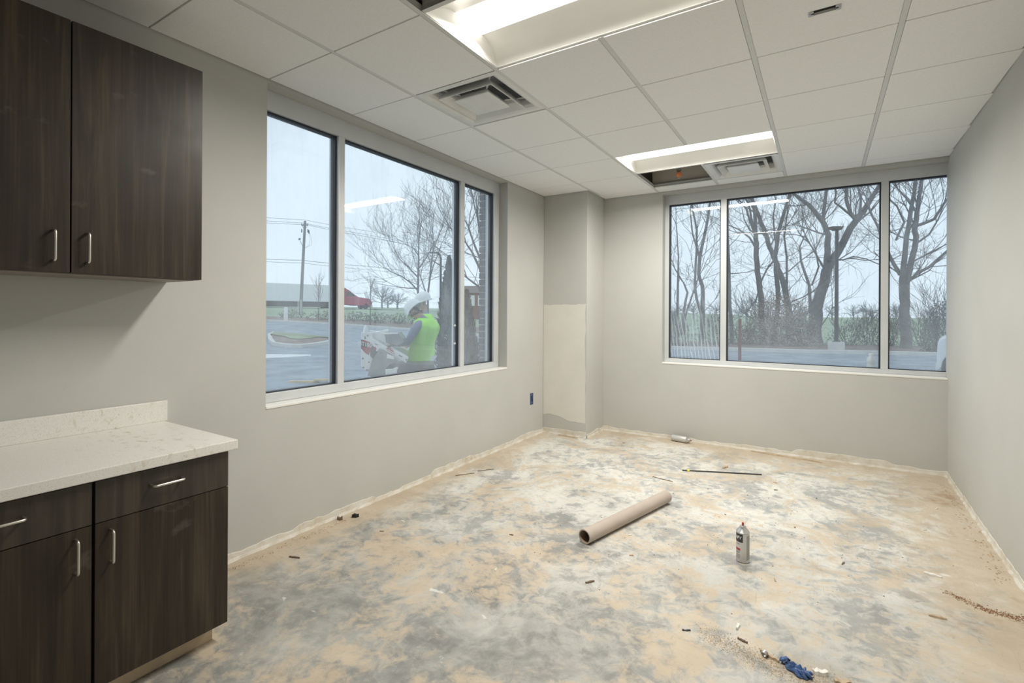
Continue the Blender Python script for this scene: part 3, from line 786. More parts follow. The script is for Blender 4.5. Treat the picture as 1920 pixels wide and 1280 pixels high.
# crumpled blue glove
def glove():
    e = empty('rubber_glove', (-.078, 2.205, 0), -.62); e.scale = (.64, .70, .85); tag(e, 'crumpled blue rubber glove on the floor by loose sand', 'glove')
    rr = random.Random(5)
    nx, ny = 30, 18; vs = []; fs = []
    for i in range(nx+1):
        for j in range(ny+1):
            s, t_ = i/nx*2-1, j/ny*2-1
            wd = .034*(1 - .35*max(0, -s)**1.5)*math.sqrt(max(0, 1 - (abs(s)**3)))+.004
            x, y = s*.072, t_*wd
            z = .004 + .030*(1-abs(s)**2.2)*(1-t_*t_)**.6*(.55 + .3*math.sin(7*t_+3*s) + .28*math.sin(13*t_-6*s+1)*(.5+.5*s) + .15*math.sin(11*s))
            vs.append((x + .006*math.sin(9*t_), y + .006*math.sin(6*s+1), max(.001, z)))
    for i in range(nx):
        for j in range(ny):
            a = i*(ny+1)+j; fs.append((a, a+ny+1, a+ny+2, a+1))
    m = MB(); m.add(vs, fs); o = m.build('palm', 'blue_nitrile', e, smooth=True)
    s = o.modifiers.new('thick', 'SOLIDIFY'); s.thickness = .0015
    for k, (x, y, a, L) in enumerate([(.050, .016, .35, .030), (.055, .004, .0, .032), (.050, -.012, -.4, .028), (.03, -.022, -1.0, .022), (.020, .024, 1.2, .022)]):
        pts = [(x + t_*L*math.cos(a+.5*t_), y + t_*L*math.sin(a+.5*t_), .011 + .008*math.sin(3*t_+k)) for t_ in (0, .3, .6, 1)]
        MB().tube(pts, [.011, .010, .009, .005], 10).build('finger', 'blue_nitrile', e, smooth=True)
    m = MB(); n = 20; vs = []; fs = []
    for k in range(n):
        a = 2*math.pi*k/n; vs.append((-.066+.004*math.cos(3*a), .024*math.cos(a), .012+.010*math.sin(a))); vs.append((-.090, .030*math.cos(a+.3), .012+.011*math.sin(a)+.003*math.sin(4*a)))
    for k in range(n): fs.append((2*k, 2*((k+1) % n), 2*((k+1) % n)+1, 2*k+1))
    m.add(vs, fs); o = m.build('cuff', 'blue_nitrile', e, smooth=True); s = o.modifiers.new('thick', 'SOLIDIFY'); s.thickness = .002
glove()
def crumbs(name, mat, pts, n, smin, smax, label, cat, seed):
    rr = random.Random(seed); m = MB()
    for k in range(n):
        i = rr.randrange(len(pts)-1); t_ = rr.random()
        (x0, y0, s0), (x1, y1, s1) = pts[i], pts[i+1]
        sp = s0 + (s1-s0)*t_
        x, y = x0+(x1-x0)*t_ + rr.gauss(0, sp), y0+(y1-y0)*t_ + rr.gauss(0, sp)
        s = rr.uniform(smin, smax)*(1 if rr.random() < .93 else 1.8); a = rr.random()*6
        vs = [(x + s*math.cos(a+q*2.1)*rr.uniform(.7, 1.3), y + s*math.sin(a+q*2.1)*rr.uniform(.7, 1.3), .0003) for q in range(3)] + [(x, y, s*rr.uniform(.5, 1.1))]
        m.add(vs, [(0, 2, 1), (0, 1, 3), (1, 2, 3), (2, 0, 3)])
    return tag(m.build(name, mat), label, cat, kind='stuff')
crumbs('loose_sand', 'sand', [(-.42, 2.27, .03), (-.30, 2.22, .035), (-.16, 2.18, .035), (-.02, 2.17, .04), (.1, 2.2, .03)], 4200, .0006, .0021, 'loose tan sand and grit swept around the blue glove', 'sand', 3)
crumbs('reddish_dirt', 'rust_dirt', [(.52, 3.24, .012), (.63, 3.15, .014), (.72, 3.13, .016), (.80, 3.16, .014)], 1000, .0009, .0034, 'trail of reddish brown dirt near the right wall', 'dirt', 4)
crumbs('sawdust', 'splinter', [(-2.66, 1.25, .012), (-2.62, 1.5, .016), (-2.62, 1.9, .02), (-2.63, 2.2, .015)], 260, .002, .006, 'bits of sawdust along the foot of the left wall', 'sawdust', 6)
crumbs('wall_grit', 'splinter', [(xr(5)-.05, 5.3, .02), (xr(4.3)-.06, 4.4, .02), (xr(3.6)-.06, 3.5, .02)], 160, .003, .008, 'bits of grit along the foot of the right wall', 'grit', 7)

crumbs('floor_grit', 'splinter_dark', [(-1.3, 2.4, .3), (-.6, 3.2, .35), (0, 3.6, .3), (-.9, 4.4, .3)], 170, .0015, .005, 'fine grit scattered thinly over the open floor', 'grit', 9)

# jug on the ledge outside the far window
jp = Vector((.386, YB+WT+.07, .855))
e = empty('plastic_jug', jp); tag(e, 'translucent white plastic jug standing on the ledge outside the far window', 'jug')
MB().lathe([(.030, 0), (.036, .004), (.036, .022), (.033, .026), (.033, .060), (.036, .064), (.036, .078), (.030, .100), (.016, .122), (.014, .128)], 24).build('body', 'jug_plastic', e, smooth=True)
MB().lathe([(.005, .127), (.018, .127), (.018, .143), (.005, .144)], 16).build('cap', 'jug_cap', e, smooth=True)

# ================================================================== outdoors
def lerp_tab(x, tab):
    if x <= tab[0][0]: return tab[0][1]
    for (a, va), (b, vb) in zip(tab, tab[1:]):
        if x <= b: return va + (vb-va)*(x-a)/(b-a)
    return tab[-1][1]
def ground_z(x, y):
    return lerp_tab(-x, [(18, -.15), (35, .60), (55, 1.06), (67, 2.0), (72, 2.05), (110, 3.0), (400, 6.0)])
def hit(u, v):
    d = 4.0
    while d < 420:
        p = at(u, v, d)
        if p.z <= ground_z(p.x, p.y): break
        d *= 1.004
    return Vector((p.x, p.y, ground_z(p.x, p.y)))
kp = [hit(499, 602), hit(560, 605), hit(615, 608), hit(646, 610), hit(700, 614), hit(767, 619), hit(1258, 655), hit(1500, 662), hit(1785, 668)]
ktab = sorted((math.atan2(p.y, p.x), math.hypot(p.x, p.y)) for p in kp)
ktab = [(math.radians(40), ktab[0][1]*1.35)] + ktab + [(math.radians(175), ktab[-1][1]*1.05)]
def kr(th): return lerp_tab(th, ktab)
ANG = [math.radians(40 + 135*i/90) for i in range(91)]
def ring_mesh(name, mat, r0, r1, n, label, dz=0.0):
    m = MB(); vs = []; fs = []
    for th in ANG:
        a, b = r0(th), r1(th)
        for k in range(n+1):
            r = a*(b/a)**(k/n); x, y = r*math.cos(th), r*math.sin(th); vs.append((x, y, ground_z(x, y)+dz))
    for i in range(len(ANG)-1):
        for k in range(n):
            q = i*(n+1)+k; fs.append((q, q+1, q+n+2, q+n+1))
    m.add(vs, fs)
    return tag(m.build(name, mat, smooth=True), label, kind='structure')
ring_mesh('ground_parking_lot', 'asphalt', lambda t: 2.0, kr, 24, 'grey blue asphalt parking lot outside the windows')
ring_mesh('ground_planting_bed', 'mulch', kr, lambda t: kr(t)*(1.32 if t < 2 else 1.34), 8, 'brown leaf litter strip beyond the kerb')
ring_mesh('ground_field', 'field', lambda t: kr(t)*(1.32 if t < 2 else 1.34), lambda t: 420.0, 30, 'green field beyond the parking lot')
m = MB(); vs = []; fs = []
for th in ANG:
    for dr, dz in ((-.10, -.02), (-.08, .13), (.14, .14), (.16, -.02)):
        r = kr(th) + dr; x, y = r*math.cos(th), r*math.sin(th); vs.append((x, y, ground_z(x, y)+dz))
for i in range(len(ANG)-1):
    for k in range(3): fs.append((i*4+k, i*4+k+1, i*4+k+5, i*4+k+4))
m.add(vs, fs); tag(m.build('ground_kerb', 'concrete'), 'pale concrete kerb around the parking lot', kind='structure')
# planted island
outl = [hit(*p) for p in ((503, 641), (512, 648), (535, 651.5), (565, 652.5), (595, 649), (615, 645.5), (632, 641), (630, 638), (615, 635.5), (585, 632.5), (560, 630), (530, 627.5), (512, 626), (502, 631))]
cen = sum(outl, Vector())/len(outl)
e = empty('traffic_island', cen); tag(e, 'low planted traffic island with a pale kerb in the parking lot', 'traffic island')
m = MB(); vs = []; fs = []; n = len(outl)
for p in outl:
    inn = (cen-p).normalized()*.22
    for q, dz in ((p, -.05), (p, .14), (p+inn, .15), (p+inn, .05)): vs.append(q - cen + Vector((0, 0, dz)))
for i in range(n):
    j = (i+1) % n
    for k in range(3): fs.append((i*4+k, j*4+k, j*4+k+1, i*4+k+1))
m.add(vs, fs); m.build('kerb', 'concrete', e)
m = MB(); ins = [(p + (cen-p).normalized()*.2) - cen + Vector((0, 0, .10)) for p in outl]; top = Vector((0, 0, .28))
m.add(ins + [top], [(i, (i+1) % n, n) for i in range(n)]); m.build('soil', 'mulch', e)
m = MB(); ins = [(p + (cen-p)*(.08 if k > 6 else .55)) - cen + Vector((0, 0, .16 if k > 6 else .22)) for k, p in enumerate(outl)]
m.add(ins + [Vector((0, 0, .285))], [(i, (i+1) % n, n) for i in range(n)]); m.build('grass_patch', 'grass', e)
# painted line
pl = [hit(*p) + Vector((0, 0, .006)) for p in ((480, 664), (480, 672), (540, 670), (583, 667), (583, 665), (540, 664.5))]
m = MB(); m.prism(pl, (0, 0, -.004)); o = m.build('ground_paint_line', 'line_paint'); tag(o, 'white painted line on the asphalt', kind='structure')
# lumber on the asphalt
p = hit(572, 717)
for k, (dx, rz, L, lab) in enumerate(((0, .05, .62, 'longer yellow board lying on the asphalt by the window'), (.42, .25, .40, 'shorter yellow board end crossing the longer board'))):
    o = MB().box((-L/2, -.045, 0), (L/2, .045, .04)).build('lumber_board', 'lumber', bevel=.003)
    o.location = p + RIGHT*(dx-.02) + Vector((0, 0, .001 + .041*k)); o.rotation_euler = (0, 0, YAW + rz); tag(o, lab, 'board', 'boards on the asphalt')

# ------------------------------------------------------------------ trees
def grow(m, p, d, L, r, depth, rr, up=.05, spread=.75):
    pts = [p.copy()]; q = p.copy(); dd = d.copy()
    for k in range(3):
        dd = (dd + Vector((rr.uniform(-1, 1), rr.uniform(-1, 1), rr.uniform(-1, 1)))*.22 + Vector((0, 0, up))).normalized()
        q = q + dd*(L/3); pts.append(q.copy())
    m.tube(pts, [r, r*.85, r*.7, r*.5], 5 if r > .03 else 3, cap=False)
    if depth <= 0: return
    nch = 3 if depth > 1 else 4
    for c in range(nch):
        t_ = rr.uniform(.35, 1.0) if c else 1.0
        i = min(2, int(t_*3)); b = pts[i].lerp(pts[i+1], t_*3-i)
        side = Vector((rr.uniform(-1, 1), rr.uniform(-1, 1), rr.uniform(-.7, 1))).normalized()
        nd = (dd + side*spread*rr.uniform(.6, 1.3)).normalized()
        grow(m, b, nd, L*rr.uniform(.55, .8), max(.006, r*.55), depth-1, rr, up, spread)
def traced_tree(name, limbs, dist, label, cat='tree', group=None, seed=1, mat='bark', twig=1.0, depth=3, every=3, crown=True):
    """limbs: polylines (u, v, width px); each gets its own small run in depth so the crown is round"""
    rr = random.Random(seed); tr, tw = MB(), MB(); s = dist/FPX
    base = at(limbs[0][0][0], limbs[0][0][1], dist); gz = ground_z(base.x, base.y)
    e = empty(name, (base.x, base.y, gz)); tag(e, label, cat, group)
    O = Vector((base.x, base.y, gz))
    for li, lb in enumerate(limbs):
        slope = 0 if li == 0 else rr.uniform(-.35, .35)
        pts, rad = [], []
        for k, (u, v, wd) in enumerate(lb):
            p = at(u, v, dist); p = p + AWAY*slope*abs(p.z - at(lb[0][0], lb[0][1], dist).z)
            pts.append(p - O); rad.append(wd*s/2)
        if li == 0:
            pts[0].z = -.05
            pts.insert(0, Vector((pts[0].x, pts[0].y, -.3))); rad.insert(0, rad[0]*1.35)
        # smooth by midpoint subdivision
        P2, R2 = [pts[0]], [rad[0]]
        for a, b, ra, rb in zip(pts, pts[1:], rad, rad[1:]):
            for t_ in (.33, .66, 1): P2.append(a.lerp(b, t_) + Vector((rr.uniform(-1, 1), rr.uniform(-1, 1), 0))*rb*.25*(t_ < 1)); R2.append(ra+(rb-ra)*t_)
        tr.tube(P2, R2, 9, cap=True)
        n = len(P2)
        for k in range(n if li else n):
            f_ = k/n
            if (li == 0 and f_ < .5) or k % every: continue
            d = (P2[min(k+1, n-1)] - P2[max(0, k-1)]).normalized()
            side = (RIGHT*rr.uniform(-1, 1) + AWAY*rr.uniform(-.8, .8) + Vector((0, 0, rr.uniform(-.2, .7)))).normalized()
            grow(tw, P2[k], (d*.4 + side).normalized(), twig*rr.uniform(1.2, 2.4), max(.012, R2[k]*.35), depth, rr)
        if crown:
            d = (P2[-1]-P2[-2]).normalized()
            for c in range(3):
                grow(tw, P2[-1], (d + Vector((rr.uniform(-1, 1), rr.uniform(-1, 1), .3))*.5).normalized(), twig*2.2, max(.02, R2[-1]*.7), depth, rr, .08)
    tr.build('trunk', mat, e, smooth=True); tag(tw.build('twigs', mat, e), kind='stuff')
    return e
BT = 'bare trees behind the far window'
traced_tree('bare_tree', [[(1315, 628, 9), (1318, 579, 8), (1317, 536, 7), (1310, 513, 6.5), (1312, 484, 6), (1325, 421, 5), (1331, 380, 4), (1336, 340, 3)],
    [(1315, 589, 5), (1305, 565, 5), (1298, 545, 5), (1296, 520, 4), (1294, 484, 4), (1290, 438, 3.5), (1278, 400, 3), (1268, 365, 2)],
    [(1312, 484, 4), (1300, 440, 3), (1296, 400, 2.5), (1300, 360, 2)]], 26, 'slender forked bare tree seen in the leftmost pane of the far window', group=BT, seed=2, mat='pale_bark')
traced_tree('bare_sapling', [[(1269, 628, 6), (1270, 580, 5), (1271, 533, 4), (1272, 480, 2.5), (1268, 420, 2)], [(1282, 625, 6), (1284, 585, 5), (1294, 548, 4), (1288, 530, 3)], [(1276, 628, 4), (1288, 580, 3.5), (1300, 545, 3), (1308, 520, 2)]],
    24, 'clump of dark broken stems at the left edge of the far window', group=BT, seed=3, twig=.6, depth=2)
traced_tree('bare_tree', [[(1372, 636, 8), (1370, 590, 6.5), (1368, 562, 6), (1367, 513, 5.5), (1365, 464, 5), (1363, 420, 4), (1366, 370, 3)]], 26,
    'thin straight bare trunk right beside the first mullion of the far window', group=BT, seed=4)
traced_tree('bare_tree', [[(1430, 640, 12), (1428, 605, 11), (1427, 556, 10), (1420, 510, 9.5), (1418, 464, 9), (1417, 441, 8), (1415, 398, 6), (1410, 360, 5), (1412, 320, 4)],
    [(1450, 640, 9), (1447, 575, 8), (1435, 523, 7.5), (1425, 484, 7), (1424, 450, 6), (1430, 400, 5), (1438, 350, 4)],
    [(1416, 440, 5), (1402, 415, 4), (1392, 395, 3), (1375, 378, 2.5)], [(1420, 470, 4), (1405, 445, 3.5), (1385, 430, 2.5), (1366, 422, 2)], [(1418, 455, 4), (1400, 385, 3.5), (1388, 365, 3), (1376, 345, 2)]], 27,
    'bare tree with twin upright trunks behind the brown bush', group=BT, seed=5)
traced_tree('bare_tree', [[(1482, 636, 14), (1479, 585, 12), (1473, 549, 10), (1463, 513, 9.5), (1453, 487, 9), (1443, 464, 8), (1435, 438, 8), (1424, 408, 7), (1410, 375, 6), (1400, 345, 4)],
    [(1474, 550, 5), (1478, 520, 4), (1482, 480, 4), (1481, 441, 3), (1490, 400, 2.5)], [(1453, 487, 4), (1461, 470, 3.5), (1461, 440, 3), (1466, 400, 2.5), (1478, 365, 2)],
    [(1452, 487, 3.5), (1440, 505, 3), (1432, 530, 3), (1428, 560, 2.5)]], 28.5, 'bare tree leaning left and rising out of the brown bush', group=BT, seed=6)
traced_tree('bare_tree', [[(1529, 640, 26), (1530, 600, 22), (1534, 565, 19), (1549, 508, 17), (1572, 471, 13), (1594, 428, 12), (1617, 397, 10), (1635, 370, 8), (1652, 340, 6), (1668, 300, 5)],
    [(1549, 510, 12), (1550, 488, 11), (1552, 441, 10), (1542, 417, 9), (1514, 384, 7), (1487, 365, 5), (1465, 350, 4)], [(1543, 415, 6), (1542, 385, 6), (1542, 355, 5), (1548, 310, 4)],
    [(1605, 410, 8), (1594, 402, 7), (1581, 374, 6), (1579, 350, 6), (1572, 310, 4)], [(1598, 405, 4), (1565, 380, 3.5), (1567, 360, 3), (1562, 340, 2)], [(1612, 400, 5), (1620, 370, 4), (1619, 345, 3)],
    [(1520, 640, 7), (1520, 580, 6), (1519, 535, 5), (1504, 488, 4), (1502, 462, 3), (1512, 440, 2)], [(1522, 535, 3), (1535, 500, 3), (1530, 470, 2)]], 27,
    'thickest bare tree forking wide, beside the outdoor lamp post', group=BT, seed=7, mat='pale_bark')
traced_tree('bare_tree', [[(1697, 652, 20), (1697, 600, 17), (1697, 569, 16), (1695, 538, 17), (1706, 501, 10), (1717, 451, 9), (1715, 424, 9), (1722, 384, 7), (1728, 337, 6), (1735, 290, 4)],
    [(1692, 535, 11), (1686, 501, 9), (1679, 448, 8), (1675, 384, 6), (1672, 340, 5), (1668, 300, 4)], [(1698, 532, 6), (1716, 512, 5.5), (1735, 501, 5), (1765, 468, 4), (1790, 440, 3)],
    [(1716, 424, 6), (1733, 418, 5.5), (1749, 411, 5), (1760, 385, 4), (1770, 368, 4), (1792, 345, 3)], [(1688, 515, 7), (1671, 488, 6), (1655, 455, 5), (1642, 425, 4), (1626, 395, 4), (1618, 370, 3)],
    [(1680, 450, 4), (1700, 415, 4), (1690, 385, 3), (1675, 368, 3)], [(1720, 455, 4), (1738, 440, 3), (1745, 420, 2.5)], [(1716, 395, 5), (1704, 370, 4), (1690, 352, 3)]], 23,
    'bare tree with upswept limbs in the rightmost pane of the far window', group=BT, seed=8, mat='pale_bark')

def shrub(name, p, rx, rz, label, mat, leaf=None, nst=26, nleaf=0, seed=1, depth=2, cat='shrub', group=None, ls=.05):
    rr = random.Random(seed); e = empty(name, p); tag(e, label, cat, group); tw = MB()
    for k in range(nst):
        a = rr.random()*6.283; q = Vector((math.cos(a), math.sin(a), 0))*rx*.25*rr.random()
        d = (Vector((math.cos(a)*rx/rz*.7, math.sin(a)*rx/rz*.7, 1)) + Vector((rr.uniform(-.3, .3), rr.uniform(-.3, .3), 0))).normalized()
        grow(tw, q, d, rz*rr.uniform(.45, .75), .012, depth, rr, .06, .6)
    tw.build('stems', mat, e)
    if nleaf:
        lf = MB()
        for k in range(nleaf):
            while True:
                q = Vector((rr.uniform(-1, 1), rr.uniform(-1, 1), rr.uniform(0, 1)))
                if q.x**2+q.y**2+(q.z*1.05)**2 < 1: break
            c = Vector((q.x*rx, q.y*rx, q.z*rz)); n1 = Vector((rr.gauss(0, 1), rr.gauss(0, 1), rr.gauss(0, 1))).normalized(); n2 = n1.orthogonal().normalized(); s = ls*rr.uniform(.6, 1.4)
            lf.add([c-n1*s, c+n2*s*.5, c+n1*s, c-n2*s*.5], [(0, 1, 2, 3)])
        tag(lf.build('foliage', leaf, e), kind='stuff')
    return e
def gpt(u, v): 
    p = hit(u, v); return p
shrub('brown_bush', at(1462, 640, 25.2)*1.0 - Vector((0, 0, at(1462, 640, 25.2).z + .15)), 1.75, 2.75, 'large bush with dry brown leaves in front of the leaning tree', 'bark', 'dry_leaves', 34, 4200, 11, cat='bush', ls=.055)
BR = 'leafless brush along the kerb'
for k, (u, rx, rz, lab) in enumerate([(1268, .9, 1.3, 'low leafless brush left of the slender forked tree'), (1338, 1.0, 1.5, 'leafless brush just left of the first mullion of the far window'), (1392, .9, 1.0, 'low leafless brush behind the red post'),
        (1505, .9, 1.2, 'leafless brush between the brown bush and the thickest tree'), (1590, 1.0, 1.3, 'leafless brush just right of the outdoor lamp post'), (1632, .9, 1.6, 'leafless brush left of the second mullion of the far window'),
        (1672, .7, 1.5, 'leafless brush left of the rightmost bare tree'), (1728, .9, 1.5, 'leafless brush right of the rightmost bare tree')]):
    p = at(u, 640, 24.6 + .5*(k % 3)); p.z = -.15
    shrub('leafless_brush', p, rx, rz, lab, 'dark_brush', 'dark_brush', 20, 500, 30+k, 2, 'bush', BR, .045)
for k, (u, v, lab) in enumerate([(548, 600, 'low bare shrubs beside the white marker post'), (606, 604, 'low bare shrubs behind the first mullion of the long window'), (668, 606, 'low bare shrubs left of the young tree by the red cab'), (712, 609, 'low bare shrubs right of the young tree by the red cab'), (748, 611, 'low bare shrubs behind the leaning worker')]):
    p = hit(u, v - 4); shrub('low_shrubs', p, 1.5, 1.0, lab, 'dark_brush', 'dark_brush', 16, 300, 140+k, 1, 'bush', 'low shrubs along the far kerb', .07)
p = at(1768, 640, 19.5); p.z = -.15
shrub('dense_bush', p, .75, 2.3, 'tall dense leafy bush at the right edge of the far window', 'bark', 'dark_brush', 24, 1500, 50, 2, 'bush', None, .05)

# left window trees
LT = 'bare trees across the parking lot'
traced_tree('bare_tree', [[(784, 596, 5), (784, 557, 4.5), (784, 522, 4), (785, 490, 3.2), (785, 455, 2)], [(784, 545, 3), (770, 530, 2.5), (752, 517, 2), (738, 512, 1.5)], [(784, 520, 3), (765, 500, 2), (750, 486, 1.5)], [(784, 505, 2.5), (798, 485, 2), (806, 470, 1.5)], [(784, 540, 2.5), (765, 540, 2), (748, 538, 1.5)], [(785, 480, 2), (775, 465, 1.5), (765, 460, 1)]],
    42, 'spreading bare tree behind the two workers', group=LT, seed=12, mat='bark', twig=1.1, every=2)
traced_tree('bare_tree', [[(803, 600, 4.5), (802, 555, 4), (807, 510, 3.2), (812, 470, 2.2)], [(803, 560, 3), (795, 540, 2.5), (788, 520, 2)], [(806, 520, 2.5), (815, 495, 2), (822, 480, 1.5)]], 40, 'narrow bare tree just left of the curved street lamp', group=LT, seed=13, twig=.9, every=2)
traced_tree('bare_tree', [[(918, 620, 12), (916, 560, 10), (912, 510, 8), (905, 450, 6), (895, 405, 4)], [(914, 540, 7), (898, 500, 5), (884, 470, 4), (872, 452, 3)], [(912, 510, 6), (893, 468, 4), (880, 430, 3)], [(916, 560, 5), (895, 535, 4), (875, 520, 3)]], 17,
    'bare tree reaching in from behind the brick pier', group=LT, seed=14, twig=.7, every=2)
def young(u, v0, v1, d, lab, seed):
    rr = random.Random(seed); b = at(u, v0, d); t_ = at(u, v1, d); gz = ground_z(b.x, b.y); H = t_.z-gz
    e = empty('young_tree', (b.x, b.y, gz)); tag(e, lab, 'tree', LT); tw = MB(); tk = MB()
    tk.tube([(0, 0, -.1), (.02, 0, H*.5), (0, 0.02, H)], [.05, .035, .01], 6); tk.build('trunk', 'bark', e)
    for k in range(16):
        a = rr.random()*6.28; z = H*rr.uniform(.3, .8)
        grow(tw, Vector((0, 0, z)), Vector((math.cos(a)*.6, math.sin(a)*.6, 1)).normalized(), H*.22, .014, 1, rr, .08, .4)
    tw.build('twigs', 'bark', e)
young(597, 598, 512, 44, 'young staked bare tree right of the utility pole', 3)
young(694, 604, 520, 40, 'young bare tree in front of the red truck cab', 4)
def far_tree(u, d, H, W, lab, seed, group, mat='hazed_twigs'):
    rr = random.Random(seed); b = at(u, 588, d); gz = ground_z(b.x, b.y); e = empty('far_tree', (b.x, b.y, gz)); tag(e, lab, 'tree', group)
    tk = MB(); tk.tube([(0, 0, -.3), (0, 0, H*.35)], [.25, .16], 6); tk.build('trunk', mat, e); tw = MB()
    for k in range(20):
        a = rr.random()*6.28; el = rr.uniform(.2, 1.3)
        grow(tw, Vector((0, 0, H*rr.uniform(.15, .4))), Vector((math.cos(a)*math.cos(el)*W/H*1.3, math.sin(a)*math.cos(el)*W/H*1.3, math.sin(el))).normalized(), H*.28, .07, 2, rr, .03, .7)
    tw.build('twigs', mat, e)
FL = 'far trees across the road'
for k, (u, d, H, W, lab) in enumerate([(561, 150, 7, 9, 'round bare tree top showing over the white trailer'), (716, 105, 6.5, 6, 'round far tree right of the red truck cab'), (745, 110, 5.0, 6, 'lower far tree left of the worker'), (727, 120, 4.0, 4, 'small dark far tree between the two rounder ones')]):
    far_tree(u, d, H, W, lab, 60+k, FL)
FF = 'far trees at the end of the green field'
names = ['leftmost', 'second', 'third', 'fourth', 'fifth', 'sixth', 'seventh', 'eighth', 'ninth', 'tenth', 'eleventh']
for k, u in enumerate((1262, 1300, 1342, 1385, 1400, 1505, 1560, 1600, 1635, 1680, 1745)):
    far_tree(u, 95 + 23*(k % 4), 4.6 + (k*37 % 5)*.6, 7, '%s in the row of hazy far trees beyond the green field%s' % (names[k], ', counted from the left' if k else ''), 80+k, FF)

# evergreen shrubs by the building corner
def conifer(u, v0, v1, d, W, mat, lab, seed, bark='bark'):
    rr = random.Random(seed); b = at(u, v1, d); gz = -.15; H = b.z - gz; e = empty('conifer_shrub', (b.x, b.y, gz)); tag(e, lab, 'shrub')
    MB().tube([(0, 0, -.1), (0, 0, H*.9)], [.05, .015], 6).build('trunk', bark, e)
    lf = MB()
    for k in range(3600):
        t_ = rr.random()**.8; r = W*(1-t_)**.75*(.45+.55*t_/(t_+.12))*math.sqrt(rr.uniform(.2, 1.25))*rr.uniform(.85, 1.15); a = rr.random()*6.283
        c = Vector((r*math.cos(a), r*math.sin(a), .05 + t_*H)); n1 = (Vector((math.cos(a)*.5, math.sin(a)*.5, 1)) + Vector((rr.gauss(0, .3), rr.gauss(0, .3), 0))).normalized(); n2 = n1.cross(Vector((rr.gauss(0, 1), rr.gauss(0, 1), rr.gauss(0, 1)))).normalized(); s = .06*rr.uniform(.6, 1.4)
        lf.add([c-n1*s, c+n2*s*.4, c+n1*s, c-n2*s*.4], [(0, 1, 2, 3)])
    tag(lf.build('foliage', mat, e), kind='stuff')
conifer(842, 660, 487, 11.5, .42, 'evergreen', 'tall dark evergreen shrub behind the hi-vis worker', 5)
conifer(874, 690, 553, 8.6, .34, 'brown_evergreen', 'brown cone shaped shrub in the narrow right pane of the long window', 6)

# ------------------------------------------------------------------ street furniture
pb = at(563, 592, 62); pt_ = at(572, 414, 62); gz = ground_z(pb.x, pb.y)
e = empty('utility_pole', (pb.x, pb.y, gz)); tag(e, 'tall leaning wooden utility pole with crossarm and wires', 'utility pole')
O = Vector((pb.x, pb.y, gz)); A_, B_ = Vector((0, 0, -.3)), pt_ - O; ax = (B_-A_).normalized()
MB().tube([A_, B_], [.21, .14], 10).build('pole', 'pole_wood', e, smooth=True)
ca = B_ - ax*.55
MB().prism([ca + RIGHT*s*.42 + Vector((0, 0, z)) - AWAY*.06 for s, z in ((-1, -.06), (1, .0), (1, .12), (-1, .06))], AWAY*.12).build('crossarm', 'pole_wood', e)
for s in (-.38, -.12, .15, .38): MB().lathe([(.03, 0), (.05, .03), (.03, .08), (.05, .12), (.02, .2)], 8, ca + RIGHT*s + Vector((0, 0, .08))).build('insulator', 'wire_black', e)
for s in (-1, 1): MB().tube([ca + RIGHT*s*.36, ca - ax*.55], .025, 5).build('brace', 'pole_wood', e)
for s, z in ((-.35, 1.2), (.42, 1.2), (.55, 1.35)): MB().lathe([(.03, -.25), (.07, -.2), (.07, .1), (.03, .2)], 8, B_ - ax*z + RIGHT*s).build('cutout_switch', 'wire_black', e)
q = B_ - ax*3.3
MB().tube([q - ax*.0, q + RIGHT*-.25 + ax*.35, q + RIGHT*-.5 + ax*.85], .03, 6).build('lamp_arm', 'pole_wood', e)
MB().lathe([(.03, -.1), (.13, 0), (.12, .12), (.04, .22)], 10, q + RIGHT*-.62 + ax*1.0, mat=Matrix.Rotation(.9, 4, AWAY)).build('lamp_head', 'pole_wood', e, smooth=True)
for k in range(2): MB().tube([B_ - ax*(1.2) + RIGHT*.5, B_ - ax*2.2 + RIGHT*(.75+.2*k), B_ - ax*3.0 + RIGHT*(.7+.25*k), B_ - ax*3.35 + RIGHT*.2], .014, 4).build('drop_wire', 'wire_black', e)
for s in (-.22, .18): MB().tube([RIGHT*s*.9 - AWAY*.2 + Vector((0, 0, -.2)), RIGHT*s*.9 - AWAY*.2 + Vector((0, 0, 1.9))], .05, 6).build('guy_guard', 'line_paint', e)
def wire(pts, lab, r=.018):
    P = [at(*p) for p in pts]; full = []
    for a, b in zip(P, P[1:]):
        for k in range(8):
            t_ = k/8; full.append(a.lerp(b, t_) - Vector((0, 0, 1))*(a-b).length*.006*4*t_*(1-t_))
    full.append(P[-1]); c = full[0]
    o = MB().tube([p-c for p in full], r, 4).build('power_line', 'wire_black'); o.location = c; tag(o, lab, 'wire', 'overhead power lines')
wire([(440, 403, 58), (571, 412, 62), (690, 433, 72), (960, 480, 95)], 'topmost overhead power line over the utility pole')
wire([(440, 409, 58), (569, 418, 62), (690, 440, 72), (960, 487, 95)], 'second overhead power line down from the pole top')
wire([(440, 414, 58), (574, 421, 62), (690, 444, 72), (960, 492, 95)], 'third overhead power line at the crossarm')
wire([(440, 482, 58), (569, 488, 62), (690, 499, 72), (960, 525, 95)], 'lower thick overhead cable halfway down the pole', .026)
wire([(440, 487, 58), (569, 493, 62), (690, 505, 72), (960, 531, 95)], 'lowest overhead cable on the utility pole')
p = at(536, 601, 1.0); p = hit(536, 601.5)
o = MB().lathe([(.16, -.1), (.16, 1.05), (.12, 1.12), (.03, 1.14)], 12).build('marker_post', 'line_paint', smooth=True); o.location = p; tag(o, 'white marker post on the far kerb left of the utility pole', 'post')
